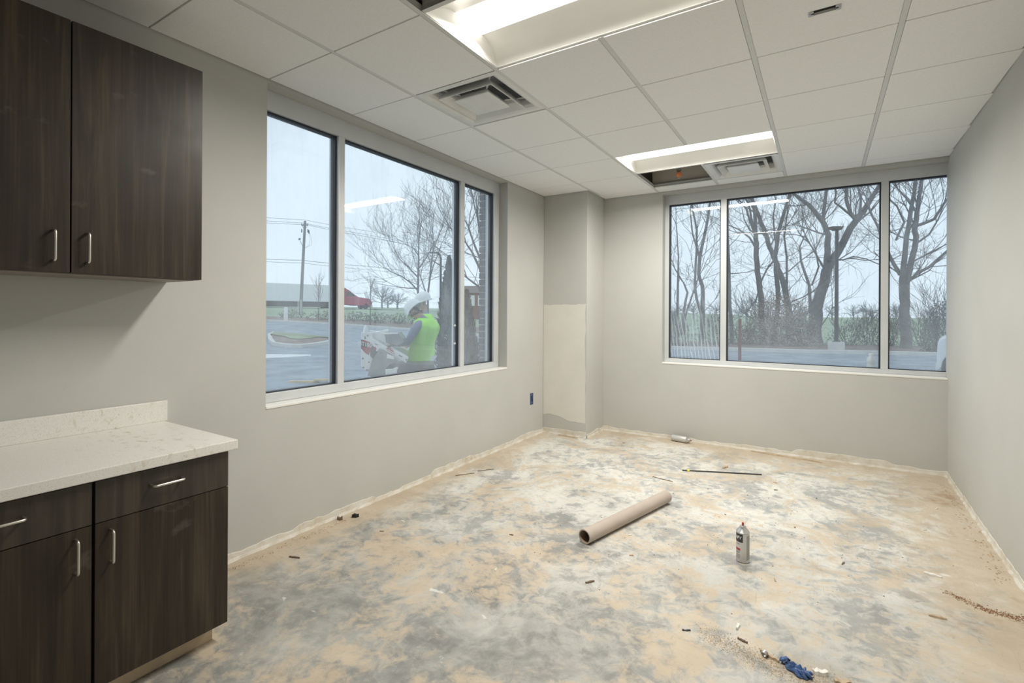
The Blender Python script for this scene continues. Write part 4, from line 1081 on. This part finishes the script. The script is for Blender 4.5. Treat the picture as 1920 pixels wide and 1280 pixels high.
def lamp_post(base, H, lab, curved):
    e = empty('street_lamp', base); tag(e, lab, 'street lamp')
    if curved:
        MB().tube([(0, 0, -.1), (0, 0, H-.35), Vector((0, 0, H-.12)) - RIGHT*.05, Vector((0, 0, H)) - RIGHT*.18, Vector((0, 0, H+.02)) - RIGHT*.4], [.075, .065, .06, .06, .05], 10).build('pole', 'lamp_bronze', e, smooth=True)
        m = MB(); c = Vector((0, 0, H)) - RIGHT*.52; m.prism([c + RIGHT*a + Vector((0, 0, z)) - AWAY*.12 for a, z in ((-.15, -.03), (.15, -.02), (.15, .06), (-.10, .05))], AWAY*.24); m.build('lamp_head', 'lamp_bronze', e)
    else:
        MB().tube([(0, 0, .40), (0, 0, H)], [.075, .06], 12).build('pole', 'lamp_bronze', e, smooth=True)
        MB().box((-.14, -.14, .42), (.14, .14, .46)).build('base_plate', 'lamp_bronze', e)
        MB().lathe([(.29, -.2), (.29, .40), (.27, .43), (.05, .43)], 20).build('footing', 'concrete', e, smooth=True)
        m = MB(); c = Vector((0, 0, H)); m.prism([c + RIGHT*a + Vector((0, 0, z)) - AWAY*.16 for a, z in ((-.28, .06), (-.24, -.02), (-.06, -.08), (.10, -.08), (.18, .06))], AWAY*.32); m.build('lamp_head', 'lamp_bronze', e)
p = at(826, 600, 30); p.z = ground_z(p.x, p.y); lamp_post(p, at(826, 474, 30).z - p.z, 'dark street lamp with a short curved arm behind the workers', True)
p = at(1568, 660, 20.3); p.z = -.15; lamp_post(p, at(1568, 428, 20.3).z + .15, 'dark lamp post on a round concrete footing outside the far window', False)
p = at(1387, 672, 16.6); p.z = -.15
o = MB().tube([(0, 0, -.1), (0, 0, 1.36), (0, 0, 1.38)], [.05, .05, .03], 10).build('bollard_post', 'post_red', smooth=True); o.location = p; tag(o, 'dull red steel post by the kerb outside the far window', 'post')
# pale utility box on a pedestal beside the evergreen
p = at(852, 630, 13.5); p.z = -.15; e = empty('utility_box', p, YAW); tag(e, 'pale grey utility box beside the dark evergreen shrub', 'utility box')
MB().box((-.33, -.2, .78), (.33, .2, 1.12)).build('housing', 'concrete', e, bevel=.02); MB().box((-.26, -.16, -.05), (.26, .16, .78)).build('pedestal', 'loader_grey', e); MB().box((-.34, -.21, 1.10), (.34, .21, 1.13)).build('lid', 'concrete', e)
# low brick building far right of the long window
p = at(905, 588, 62); gz = ground_z(p.x, p.y); e = empty('brick_building', (p.x, p.y, gz), YAW); tag(e, 'far brick building with a brown roof behind the brick pier', 'building')
z1, z2 = at(890, 549, 62).z - gz, at(890, 536, 62).z - gz
MB().box((-3.0, 0, -.5), (6, 7, z1)).build('walls', 'red_brick_far', e)
MB().prism([(-3.4, -.3, z1), (-3.4, 7.3, z1), (-3.0, 3.5, z2 + .2)], (9.6, 0, 0)).build('roof', 'roof_brown', e)
for k in range(5): MB().box((-2.6 + k*1.0, -.04, z1-1.6), (-2.0 + k*1.0, .02, z1-.3)).build('window_panel', 'line_paint', e)

# ------------------------------------------------------------------ passing lorry
P1, P2 = at(470, 588, 79), at(690, 588, 92)
dirv = Vector((P2.x-P1.x, P2.y-P1.y, 0)).normalized(); side = Vector((dirv.y, -dirv.x, 0))
gz = ground_z(P2.x, P2.y)
nose = at(692, 588, 92); nose.z = gz
mw = Matrix((( dirv.x, -side.x, 0, nose.x), (dirv.y, -side.y, 0, nose.y), (0, 0, 1, gz), (0, 0, 0, 1)))
e = empty('semi_truck', mw=mw); tag(e, 'red semi truck with a long white trailer on the road', 'truck')
MB().box((-24.2, -1.25, 1.15), (-6.6, 1.25, 4.05)).build('trailer', 'trailer_white', e, bevel=.05)
MB().box((-24.0, -1.2, .28), (-6.8, 1.2, 1.15)).build('chassis_shade', 'loader_grey', e)  # dark block painting the shadow and running gear under the trailer
m = MB(); m.prism([(-6.3, -1.2, .9), (-6.3, -1.2, 3.7), (-5.2, -1.2, 3.75), (-4.2, -1.2, 3.2), (-3.3, -1.2, 2.55), (-2.6, -1.2, 2.15), (-.3, -1.2, 1.85), (0, -1.2, 1.2), (0, -1.2, .6), (-3, -1.2, .6)], (0, 2.4, 0)); m.build('cab', 'cab_red', e, bevel=.08)
m = MB(); m.prism([(-3.35, -1.22, 2.45), (-4.15, -1.22, 3.05), (-4.9, -1.22, 3.05), (-4.9, -1.22, 2.25), (-3.2, -1.22, 2.25)], (0, 2.44, 0)); m.build('cab_window', 'dark_glass', e)
MB().box((-.5, -1.25, .35), (.1, 1.25, .75)).build('bumper', 'can_metal', e, bevel=.04)
for x in (-1.2, -6.9, -8.2, -20.5, -21.8):
    for s in (-1, 1): MB().lathe([(.2, -.15), (.5, -.15), (.52, 0), (.5, .15), (.2, .15)], 18, (x, s*1.05, .52), mat=Matrix.Rotation(math.pi/2, 4, 'X')).build('wheel', 'tyre', e, smooth=True)
# the road it drives on
m = MB(); vs = []; fs = []
for k in range(41):
    c = nose + dirv*(-90 + 180*k/40)
    for o_ in (-4.5, 4.5): q = c + side*o_; vs.append((q.x, q.y, ground_z(q.x, q.y) + .03))
for k in range(40): fs.append((2*k, 2*k+1, 2*k+3, 2*k+2))
m.add(vs, fs); tag(m.build('ground_road', 'road_asphalt'), 'grey road beyond the grass bank', kind='structure')

# ------------------------------------------------------------------ white pickup at the right edge
np_ = at(1758, 660, 10.9); mw = Matrix.Translation((np_.x, np_.y, -.15)) @ Matrix.Rotation(YAW - .74, 4, 'Z')
e = empty('pickup_truck', mw=mw); tag(e, 'white pickup truck front end at the right edge of the far window', 'pickup truck')
prof = [(.0, .30), (-.02, .60), (.0, .92), (.03, 1.00), (.10, 1.04), (1.25, 1.08), (1.75, 1.52), (2.9, 1.55), (3.15, 1.1), (4.9, 1.08), (4.95, .4), (4.35, .4)]
for k in range(9): a = math.pi*k/8; prof.append((3.95 + .4*math.cos(a), .4 + .38*math.sin(a)))
prof += [(3.5, .3), (.75, .3)]
for k in range(9): a = math.pi*k/8; prof.append((.37 + .31*math.cos(a), .38 + .36*math.sin(a)))
m = MB(); m.prism([(x, 0, z) for x, z in prof], (0, 1.85, 0)); m.build('body', 'truck_white', e, bevel=.05)
m = MB(); m.prism([(1.42, -.006, 1.14), (1.80, -.006, 1.47), (2.8, -.006, 1.49), (2.95, -.006, 1.14)], (0, 1.862, 0)); m.build('side_glass', 'dark_glass', e)
m = MB(); m.box((.08, .3, .34), (.66, 1.6, .72)); m.box((3.65, .25, .32), (4.3, 1.6, .75)); m.build('wheel_well', 'loader_grey', e)
MB().box((-.035, .08, .28), (.06, 1.77, .46)).build('bumper', 'truck_white', e, bevel=.015)
for x in (.40, 3.95):
    for y in (.16, 1.69):
        MB().lathe([(.15, -.11), (.31, -.11), (.335, -.06), (.335, .06), (.31, .11), (.15, .11)], 24, (x, y, .335), mat=Matrix.Rotation(math.pi/2, 4, 'X')).build('wheel', 'tyre', e, smooth=True)
        MB().lathe([(.03, -.115), (.18, -.112), (.2, -.10), (.2, .10), (.18, .112), (.03, .115)], 20, (x, y, .335), mat=Matrix.Rotation(math.pi/2, 4, 'X')).build('rim', 'can_metal', e, smooth=True)

# ------------------------------------------------------------------ stand-on mini loader
D0 = 6.3; S0 = D0/FPX
org = at(700, 700, D0); mw = Matrix((( RIGHT.x, AWAY.x, 0, org.x), (RIGHT.y, AWAY.y, 0, org.y), (0, 0, 1, -.15), (0, 0, 0, 1)))
mw = mw @ Matrix.Rotation(.10, 4, 'Z')
e = empty('mini_loader', mw=mw); tag(e, 'small white stand-on track loader with red decals outside the long window', 'loader')
def lp(px, py):    # a point of the loader's side view
    u, v = 670 + px/11.127, 600 + py/11.127
    return (u - 700)*S0, 1.357 + .15 - (v - 587.6)*S0
def plate(nm, poly, y, th, mat, par=e, bev=.006): 
    m = MB(); m.prism([(lp(*p)[0], y, lp(*p)[1]) for p in poly], (0, th, 0)); return m.build(nm, mat, par, bevel=bev)
tower = [(80, 265), (275, 272), (300, 360), (322, 400), (345, 470), (280, 640), (275, 700), (332, 830), (245, 1080), (215, 1090), (130, 1040), (80, 960)]
for k, y in enumerate((0, .62)):
    t0 = plate('tower_plate', tower, y, .05, 'loader_white')
    if k == 0:
        plate('decal', [(80, 415), (110, 418), (250, 470), (300, 515), (300, 590), (240, 742), (165, 695), (82, 600)], -.003, .003, 'decal_red', t0, 0)
        plate('decal', [(80, 445), (235, 500), (245, 560), (190, 585), (80, 560)], -.005, .003, 'decal_black', t0, 0)
        vs, fs = text_mesh('MT100', .072, bold=.001); cx_, cz_ = lp(158, 520); m = MB(); m.add([(cx_ + p_.x*.8, -.0065, cz_ + p_.y - p_.x*.18) for p_ in vs], fs); m.build('lettering', 'print_white', t0)
        for (a, b) in ((118, 812), (243, 888), (130, 1000), (195, 1050), (228, 1055), (215, 335)): 
            x, z = lp(a, b); MB().lathe([(.001, 0), (.010, 0), (.010, .006), (.001, .006)], 8, (x, -.006, z), mat=Matrix.Rotation(-math.pi/2, 4, 'X')).build('bolt', 'loader_grey', t0)
        plate('slot', [(152, 350), (168, 350), (168, 410), (152, 410)], -.003, .003, 'decal_black', t0, 0)
x, z = lp(165, 262); MB().lathe([(.035, -.03), (.032, .02), (.02, .07), (.004, .085)], 12, (x, .03, z)).build('beacon', 'loader_white', e, smooth=True)
arm = [(310, 400), (345, 408), (560, 545), (780, 640), (1065, 785), (1010, 908), (960, 870), (880, 822), (560, 645), (480, 590), (440, 660), (410, 662), (350, 555)]
for k, y in enumerate((-.06, .68)):
    a0 = plate('lift_arm', arm, y, .05, 'loader_white')
    if k == 0:
        plate('decal', [(605, 590), (640, 570), (755, 640), (785, 725), (745, 715), (615, 640)], y-.003, .003, 'decal_red', a0, 0)
        vs, fs = text_mesh('bobcat', .052, bold=.0008); cx_, cz_ = lp(685, 650); m = MB(); m.add([(cx_ + p_.x*.75, y-.0045, cz_ + p_.y - p_.x*.40) for p_ in vs], fs); m.build('lettering', 'print_white', a0)
        plate('slot', [(868, 735), (885, 735), (940, 770), (935, 782), (870, 755)], y-.003, .003, 'decal_black', a0, 0)
        plate('slot', [(1008, 815), (1030, 815), (1025, 855), (1010, 850)], y-.003, .003, 'decal_black', a0, 0)
        plate('decal', [(375, 495), (440, 520), (440, 532), (375, 510)], y-.003, .003, 'decal_black', a0, 0)
        plate('decal', [(345, 600), (385, 555), (410, 600), (400, 632)], y-.003, .003, 'decal_red', a0, 0)
plate('pivot_guard', [(350, 545), (410, 660), (440, 665), (330, 820), (275, 750), (275, 650), (310, 560)], -.03, .05, 'loader_grey')
plate('console', [(275, 275), (420, 258), (505, 225), (540, 260), (580, 500), (430, 445), (320, 395)], .06, .5, 'loader_white')
plate('engine_hood', [(545, 310), (825, 285), (835, 310), (910, 415), (920, 500), (800, 560), (600, 500)], .08, .46, 'loader_steel')
plate('grab_bar', [(440, 285), (820, 280), (832, 305), (540, 315)], .02, .03, 'loader_white')
plate('bucket_side', [(490, 610), (880, 830), (700, 920), (600, 1010), (600, 1180), (240, 1150), (335, 830)], -.12, .06, 'loader_steel')
plate('bucket_shell', [(490, 625), (640, 720), (560, 900), (560, 1170), (260, 1140), (350, 830)], -.06, .76, 'loader_steel')
plate('bucket_brace', [(640, 700), (780, 760), (780, 820), (630, 790)], -.14, .02, 'loader_white')
plate('tie_plate', [(610, 1010), (760, 1000), (830, 965), (880, 975), (850, 1030), (850, 1140), (640, 1150), (620, 1160)], -.17, .02, 'loader_white')
m = MB(); m.box((-.05, .08, .30), (.75, .54, .85)); m.build('chassis', 'loader_grey', e, bevel=.02)
for y in (-.04, .48):
    m = MB(); pr = []
    for k in range(7): a = math.pi/2 + math.pi*k/6; pr.append((-.05 + .19*math.cos(a), .19 + .19*math.sin(a)))
    for k in range(7): a = -math.pi/2 + math.pi*k/6; pr.append((.75 + .19*math.cos(a), .19 + .19*math.sin(a)))
    m.prism([(x, y, z) for x, z in pr], (0, .19, 0)); m.build('track', 'tyre', e, bevel=.01)

# ------------------------------------------------------------------ workers
def skin_mesh(vs, es, rads, root=0, sub=2):
    me = bpy.data.meshes.new('figure'); me.from_pydata(vs, es, []); o = bpy.data.objects.new('figure', me); COL.objects.link(o)
    sk = o.modifiers.new('skin', 'SKIN'); sk.use_smooth_shade = True; sk.branch_smoothing = .6
    for v, r in zip(me.skin_vertices[0].data, rads):
        v.radius = r if hasattr(r, '__len__') else (r, r)
    me.skin_vertices[0].data[root].use_root = True
    s = o.modifiers.new('sub', 'SUBSURF'); s.levels = sub; s.render_levels = sub
    dg = bpy.context.evaluated_depsgraph_get(); ev = o.evaluated_get(dg); mm = ev.to_mesh()
    V = [Vector(v.co) for v in mm.vertices]; F = [tuple(p.vertices) for p in mm.polygons]
    ev.to_mesh_clear(); bpy.data.objects.remove(o); bpy.data.meshes.remove(me)
    return V, F
def build_person(mw, J, label, vest=True, hat_tilt=.5, seed=1):
    """J: joints in the worker's own frame (x forward, y left, z up from the ground)"""
    e = empty('person', mw=mw); tag(e, label, 'person', 'workers outside the long window')
    N, Es, Rd = [], [], []; idx = {}
    def nd(name, p, r): idx[name] = len(N); N.append(Vector(p)); Rd.append(r); return idx[name]
    def ed(*names): 
        for a, b in zip(names, names[1:]): Es.append((idx[a], idx[b]))
    nd('pelvis', J['pelvis'], .118); nd('waist', J['waist'], .108); nd('chest', J['chest'], .122); nd('neckb', J['neckb'], (.085, .08)); nd('neck', J['neck'], .058)
    h = Vector(J['head']); f = Vector(J['face']).normalized(); upv = (h - Vector(J['neck'])).normalized()
    nd('jaw', h - upv*.055 + f*.025, .068); nd('skull', h + upv*.03, .092); nd('crown', h + upv*.095, .06); nd('nose', h - upv*.005 + f*.118, .012); nd('chin', h - upv*.085 + f*.085, .022)
    ed('pelvis', 'waist', 'chest', 'neckb', 'neck', 'jaw', 'skull', 'crown'); ed('skull', 'nose'); ed('jaw', 'chin')
    lat = f.cross(upv).normalized()
    for s, n_ in ((1, 'ear_l'), (-1, 'ear_r')): nd(n_, h + lat*s*.096, .014); ed('skull', n_)
    for s in 'lr':
        nd('sh'+s, J['sh'+s], .072); nd('el'+s, J['el'+s], .050); nd('wr'+s, J['wr'+s], .033)
        wr, el = Vector(J['wr'+s]), Vector(J['el'+s]); d = (wr-el).normalized(); pn = d.cross(Vector((0, 0, 1))).normalized()
        nd('pa'+s, wr + d*.075, (.036, .022)); ed('chest', 'sh'+s, 'el'+s, 'wr'+s, 'pa'+s)
        for k, (o_, L) in enumerate(((-.030, .062), (-.010, .074), (.010, .070), (.030, .055))):
            b = wr + d*.085 + pn*o_; nd('f%s%d' % (s, k), b + d*L*.5 + Vector((0, 0, -.008)), .0095); nd('g%s%d' % (s, k), b + d*L*.85 + Vector((0, 0, -.035)), .008); ed('pa'+s, 'f%s%d' % (s, k), 'g%s%d' % (s, k))
        sg = 1 if s == 'l' else -1
        nd('t'+s, wr + d*.055 - pn*.045*sg, .011); nd('u'+s, wr + d*.10 - pn*.055*sg + Vector((0, 0, -.02)), .009); ed('wr'+s, 't'+s, 'u'+s)
        nd('hi'+s, J['hi'+s], .095); nd('kn'+s, J['kn'+s], .068); nd('an'+s, J['an'+s], .048); nd('he'+s, Vector(J['an'+s]) + Vector((0, 0, -.05)), .05); nd('to'+s, Vector(J['an'+s]) + Vector((.17, 0, -.055)), (.045, .035))
        ed('pelvis', 'hi'+s, 'kn'+s, 'an'+s, 'he'+s, 'to'+s)
    V, F = skin_mesh(N, Es, Rd, 0, 2)
    me = bpy.data.meshes.new('body'); me.from_pydata(V, [], F); mats = ['sleeve', 'trousers', 'skin', 'boot', 'hair_dark']
    for q in mats: me.materials.append(M[q])
    zp = J['pelvis'][2]; wl_, wr_ = Vector(J['wrl']), Vector(J['wrr']); nb = Vector(J['neck']); ell, elr = Vector(J['ell']), Vector(J['elr'])
    for p in me.polygons:
        c = p.center; p.use_smooth = True
        if c.z < .13: k = 3
        elif c.z < zp + .05 and min((c-wl_).length, (c-wr_).length, (c-ell).length, (c-elr).length) > .16: k = 1
        elif (c-nb).dot(upv) > 0 and (c-h).length < .2: k = 4 if ((c-h).dot(f) < -.02 and (c-h).dot(upv) > -.03) else 2
        elif min((c-wl_).dot((wl_-ell).normalized()) if (c-wl_).length < .26 else -1, 9) > .0 or ((c-wr_).length < .26 and (c-wr_).dot((wr_-elr).normalized()) > 0): k = 2
        else: k = 0
        p.material_index = k
    b = bpy.data.objects.new('body', me); COL.objects.link(b); b.parent = e
    for s in (1, -1):
        MB().lathe([(.001, -.008), (.008, -.005), (.010, 0), (.008, .005), (.001, .008)], 8, h + upv*.012 + f*.088 + lat*s*.033).build('eye', 'hair_dark', e)
    MB().tube([h - upv*.045 + f*.098 + lat*a for a in (-.024, 0, .024)], .005, 6).build('mouth', 'hair_dark', e)
    # hard hat
    H = Matrix((( f.x, lat.x, upv.x, 0), (f.y, lat.y, upv.y, 0), (f.z, lat.z, upv.z, 0), (0, 0, 0, 1)))
    H.translation = h + upv*.035; m = MB(); vs = []; fs = []; n = 28
    prof = [(1.28, -.005), (1.26, .008), (1.03, .012), (1.02, .04), (.95, .085), (.78, .122), (.5, .145), (.2, .153), (.01, .155)]
    for r, z in prof:
        for k in range(n):
            a = 2*math.pi*k/n; ex = .128*r; ey = .108*r
            if r > 1.1: ex = .128*(1.08 + (.30 if math.cos(a) > 0 else .10)*abs(math.cos(a))**1.5); ey = .108*1.12
            vs.append(H @ Vector((ex*math.cos(a), ey*math.sin(a), z - (.015 if r > 1.1 and math.cos(a) > .3 else 0))))
    for i in range(len(prof)-1):
        for k in range(n): fs.append((i*n+k, i*n+(k+1) % n, (i+1)*n+(k+1) % n, (i+1)*n+k))
    m.add(vs, fs); ho = m.build('hard_hat', 'hard_hat', e, smooth=True); sd = ho.modifiers.new('t', 'SOLIDIFY'); sd.thickness = .003
    m = MB(); m.tube([H @ Vector((.1*t_*1.2, 0, .157 - .06*(t_*1.05)**2*1.1)) for t_ in (-.9, -.5, 0, .5, .9)], .008, 6); m.build('ridge', 'hard_hat', ho, smooth=True)
    if vest:
        pv, ws, ch, nk = (Vector(J[k]) for k in ('pelvis', 'waist', 'chest', 'neckb')); sh = (Vector(J['shl'])+Vector(J['shr']))/2
        rings = [(pv + Vector((0, 0, -.06)), .190, .150), (pv, .185, .150), (ws, .178, .145), (ws.lerp(ch, .5), .190, .155), (ch, .205, .165), (sh.lerp(ch, .4), .215, .155), (sh + Vector((0, 0, .035)), .200, .125), (nk + Vector((0, 0, .01)), .120, .10), (nk + Vector((.01, 0, .03)), .085, .085)]
        V2, F2, nn = [], [], 28
        for c_, wy, wx in rings:
            for k in range(nn):
                a_ = 2*math.pi*k/nn; cs, sn = math.cos(a_), math.sin(a_)
                V2.append(c_ + Vector((wx*math.copysign(abs(cs)**.8, cs) + .006*math.sin(5*a_ + 9*c_.z), wy*math.copysign(abs(sn)**.8, sn), 0)))
        for i in range(len(rings)-1):
            for k in range(nn): F2.append((i*nn+k, i*nn+(k+1) % nn, (i+1)*nn+(k+1) % nn, (i+1)*nn+k))
        me2 = bpy.data.meshes.new('vest'); me2.from_pydata(V2, [], F2); me2.materials.append(M['hi_vis']); me2.materials.append(M['hi_vis_tape']); me2.update()
        for p in me2.polygons: p.use_smooth = True
        vo = bpy.data.objects.new('safety_vest', me2); COL.objects.link(vo); vo.parent = e; vo['label'] = 'lime yellow safety vest'; sd2 = vo.modifiers.new('sub', 'SUBSURF'); sd2.levels = sd2.render_levels = 1
    return e
fa = math.atan2(-RIGHT.y, -RIGHT.x)
wp = at(785, 672, 7.0)
J1 = dict(pelvis=(0, 0, .90), waist=(-.05, 0, 1.05), chest=(-.13, 0, 1.30), neckb=(-.10, 0, 1.41), neck=(-.04, 0, 1.455), head=(.04, 0, 1.53), face=(.70, 0, -.72),
          shl=(-.11, .20, 1.37), shr=(-.10, -.20, 1.37), ell=(.02, .27, 1.10), elr=(.06, -.26, 1.12), wrl=(.27, .20, 1.07), wrr=(.30, -.18, 1.09),
          hil=(0, .10, .86), hir=(0, -.10, .86), knl=(.06, .11, .47), knr=(.03, -.12, .47), anl=(-.02, .12, .09), anr=(.06, -.13, .09))
build_person(Matrix.Translation((wp.x, wp.y, -.15)) @ Matrix.Rotation(fa - .35, 4, 'Z'), J1, 'worker in lime safety vest and white hard hat leaning over the loader')
wp = at(797, 672, 7.9)
J2 = dict(pelvis=(0, 0, .90), waist=(0, 0, 1.06), chest=(-.01, 0, 1.33), neckb=(0, 0, 1.47), neck=(.01, 0, 1.54), head=(.03, 0, 1.655), face=(.93, 0, -.30),
          shl=(0, .19, 1.41), shr=(0, -.19, 1.41), ell=(.06, .25, 1.14), elr=(.08, -.25, 1.14), wrl=(.24, .16, 1.02), wrr=(.25, -.15, 1.02),
          hil=(0, .10, .86), hir=(0, -.10, .86), knl=(.03, .11, .47), knr=(.03, -.11, .47), anl=(0, .12, .09), anr=(0, -.12, .09))
build_person(Matrix.Translation((wp.x, wp.y, -.15)) @ Matrix.Rotation(fa + .25, 4, 'Z'), J2, 'second worker in a white hard hat mostly hidden behind the first', seed=2)
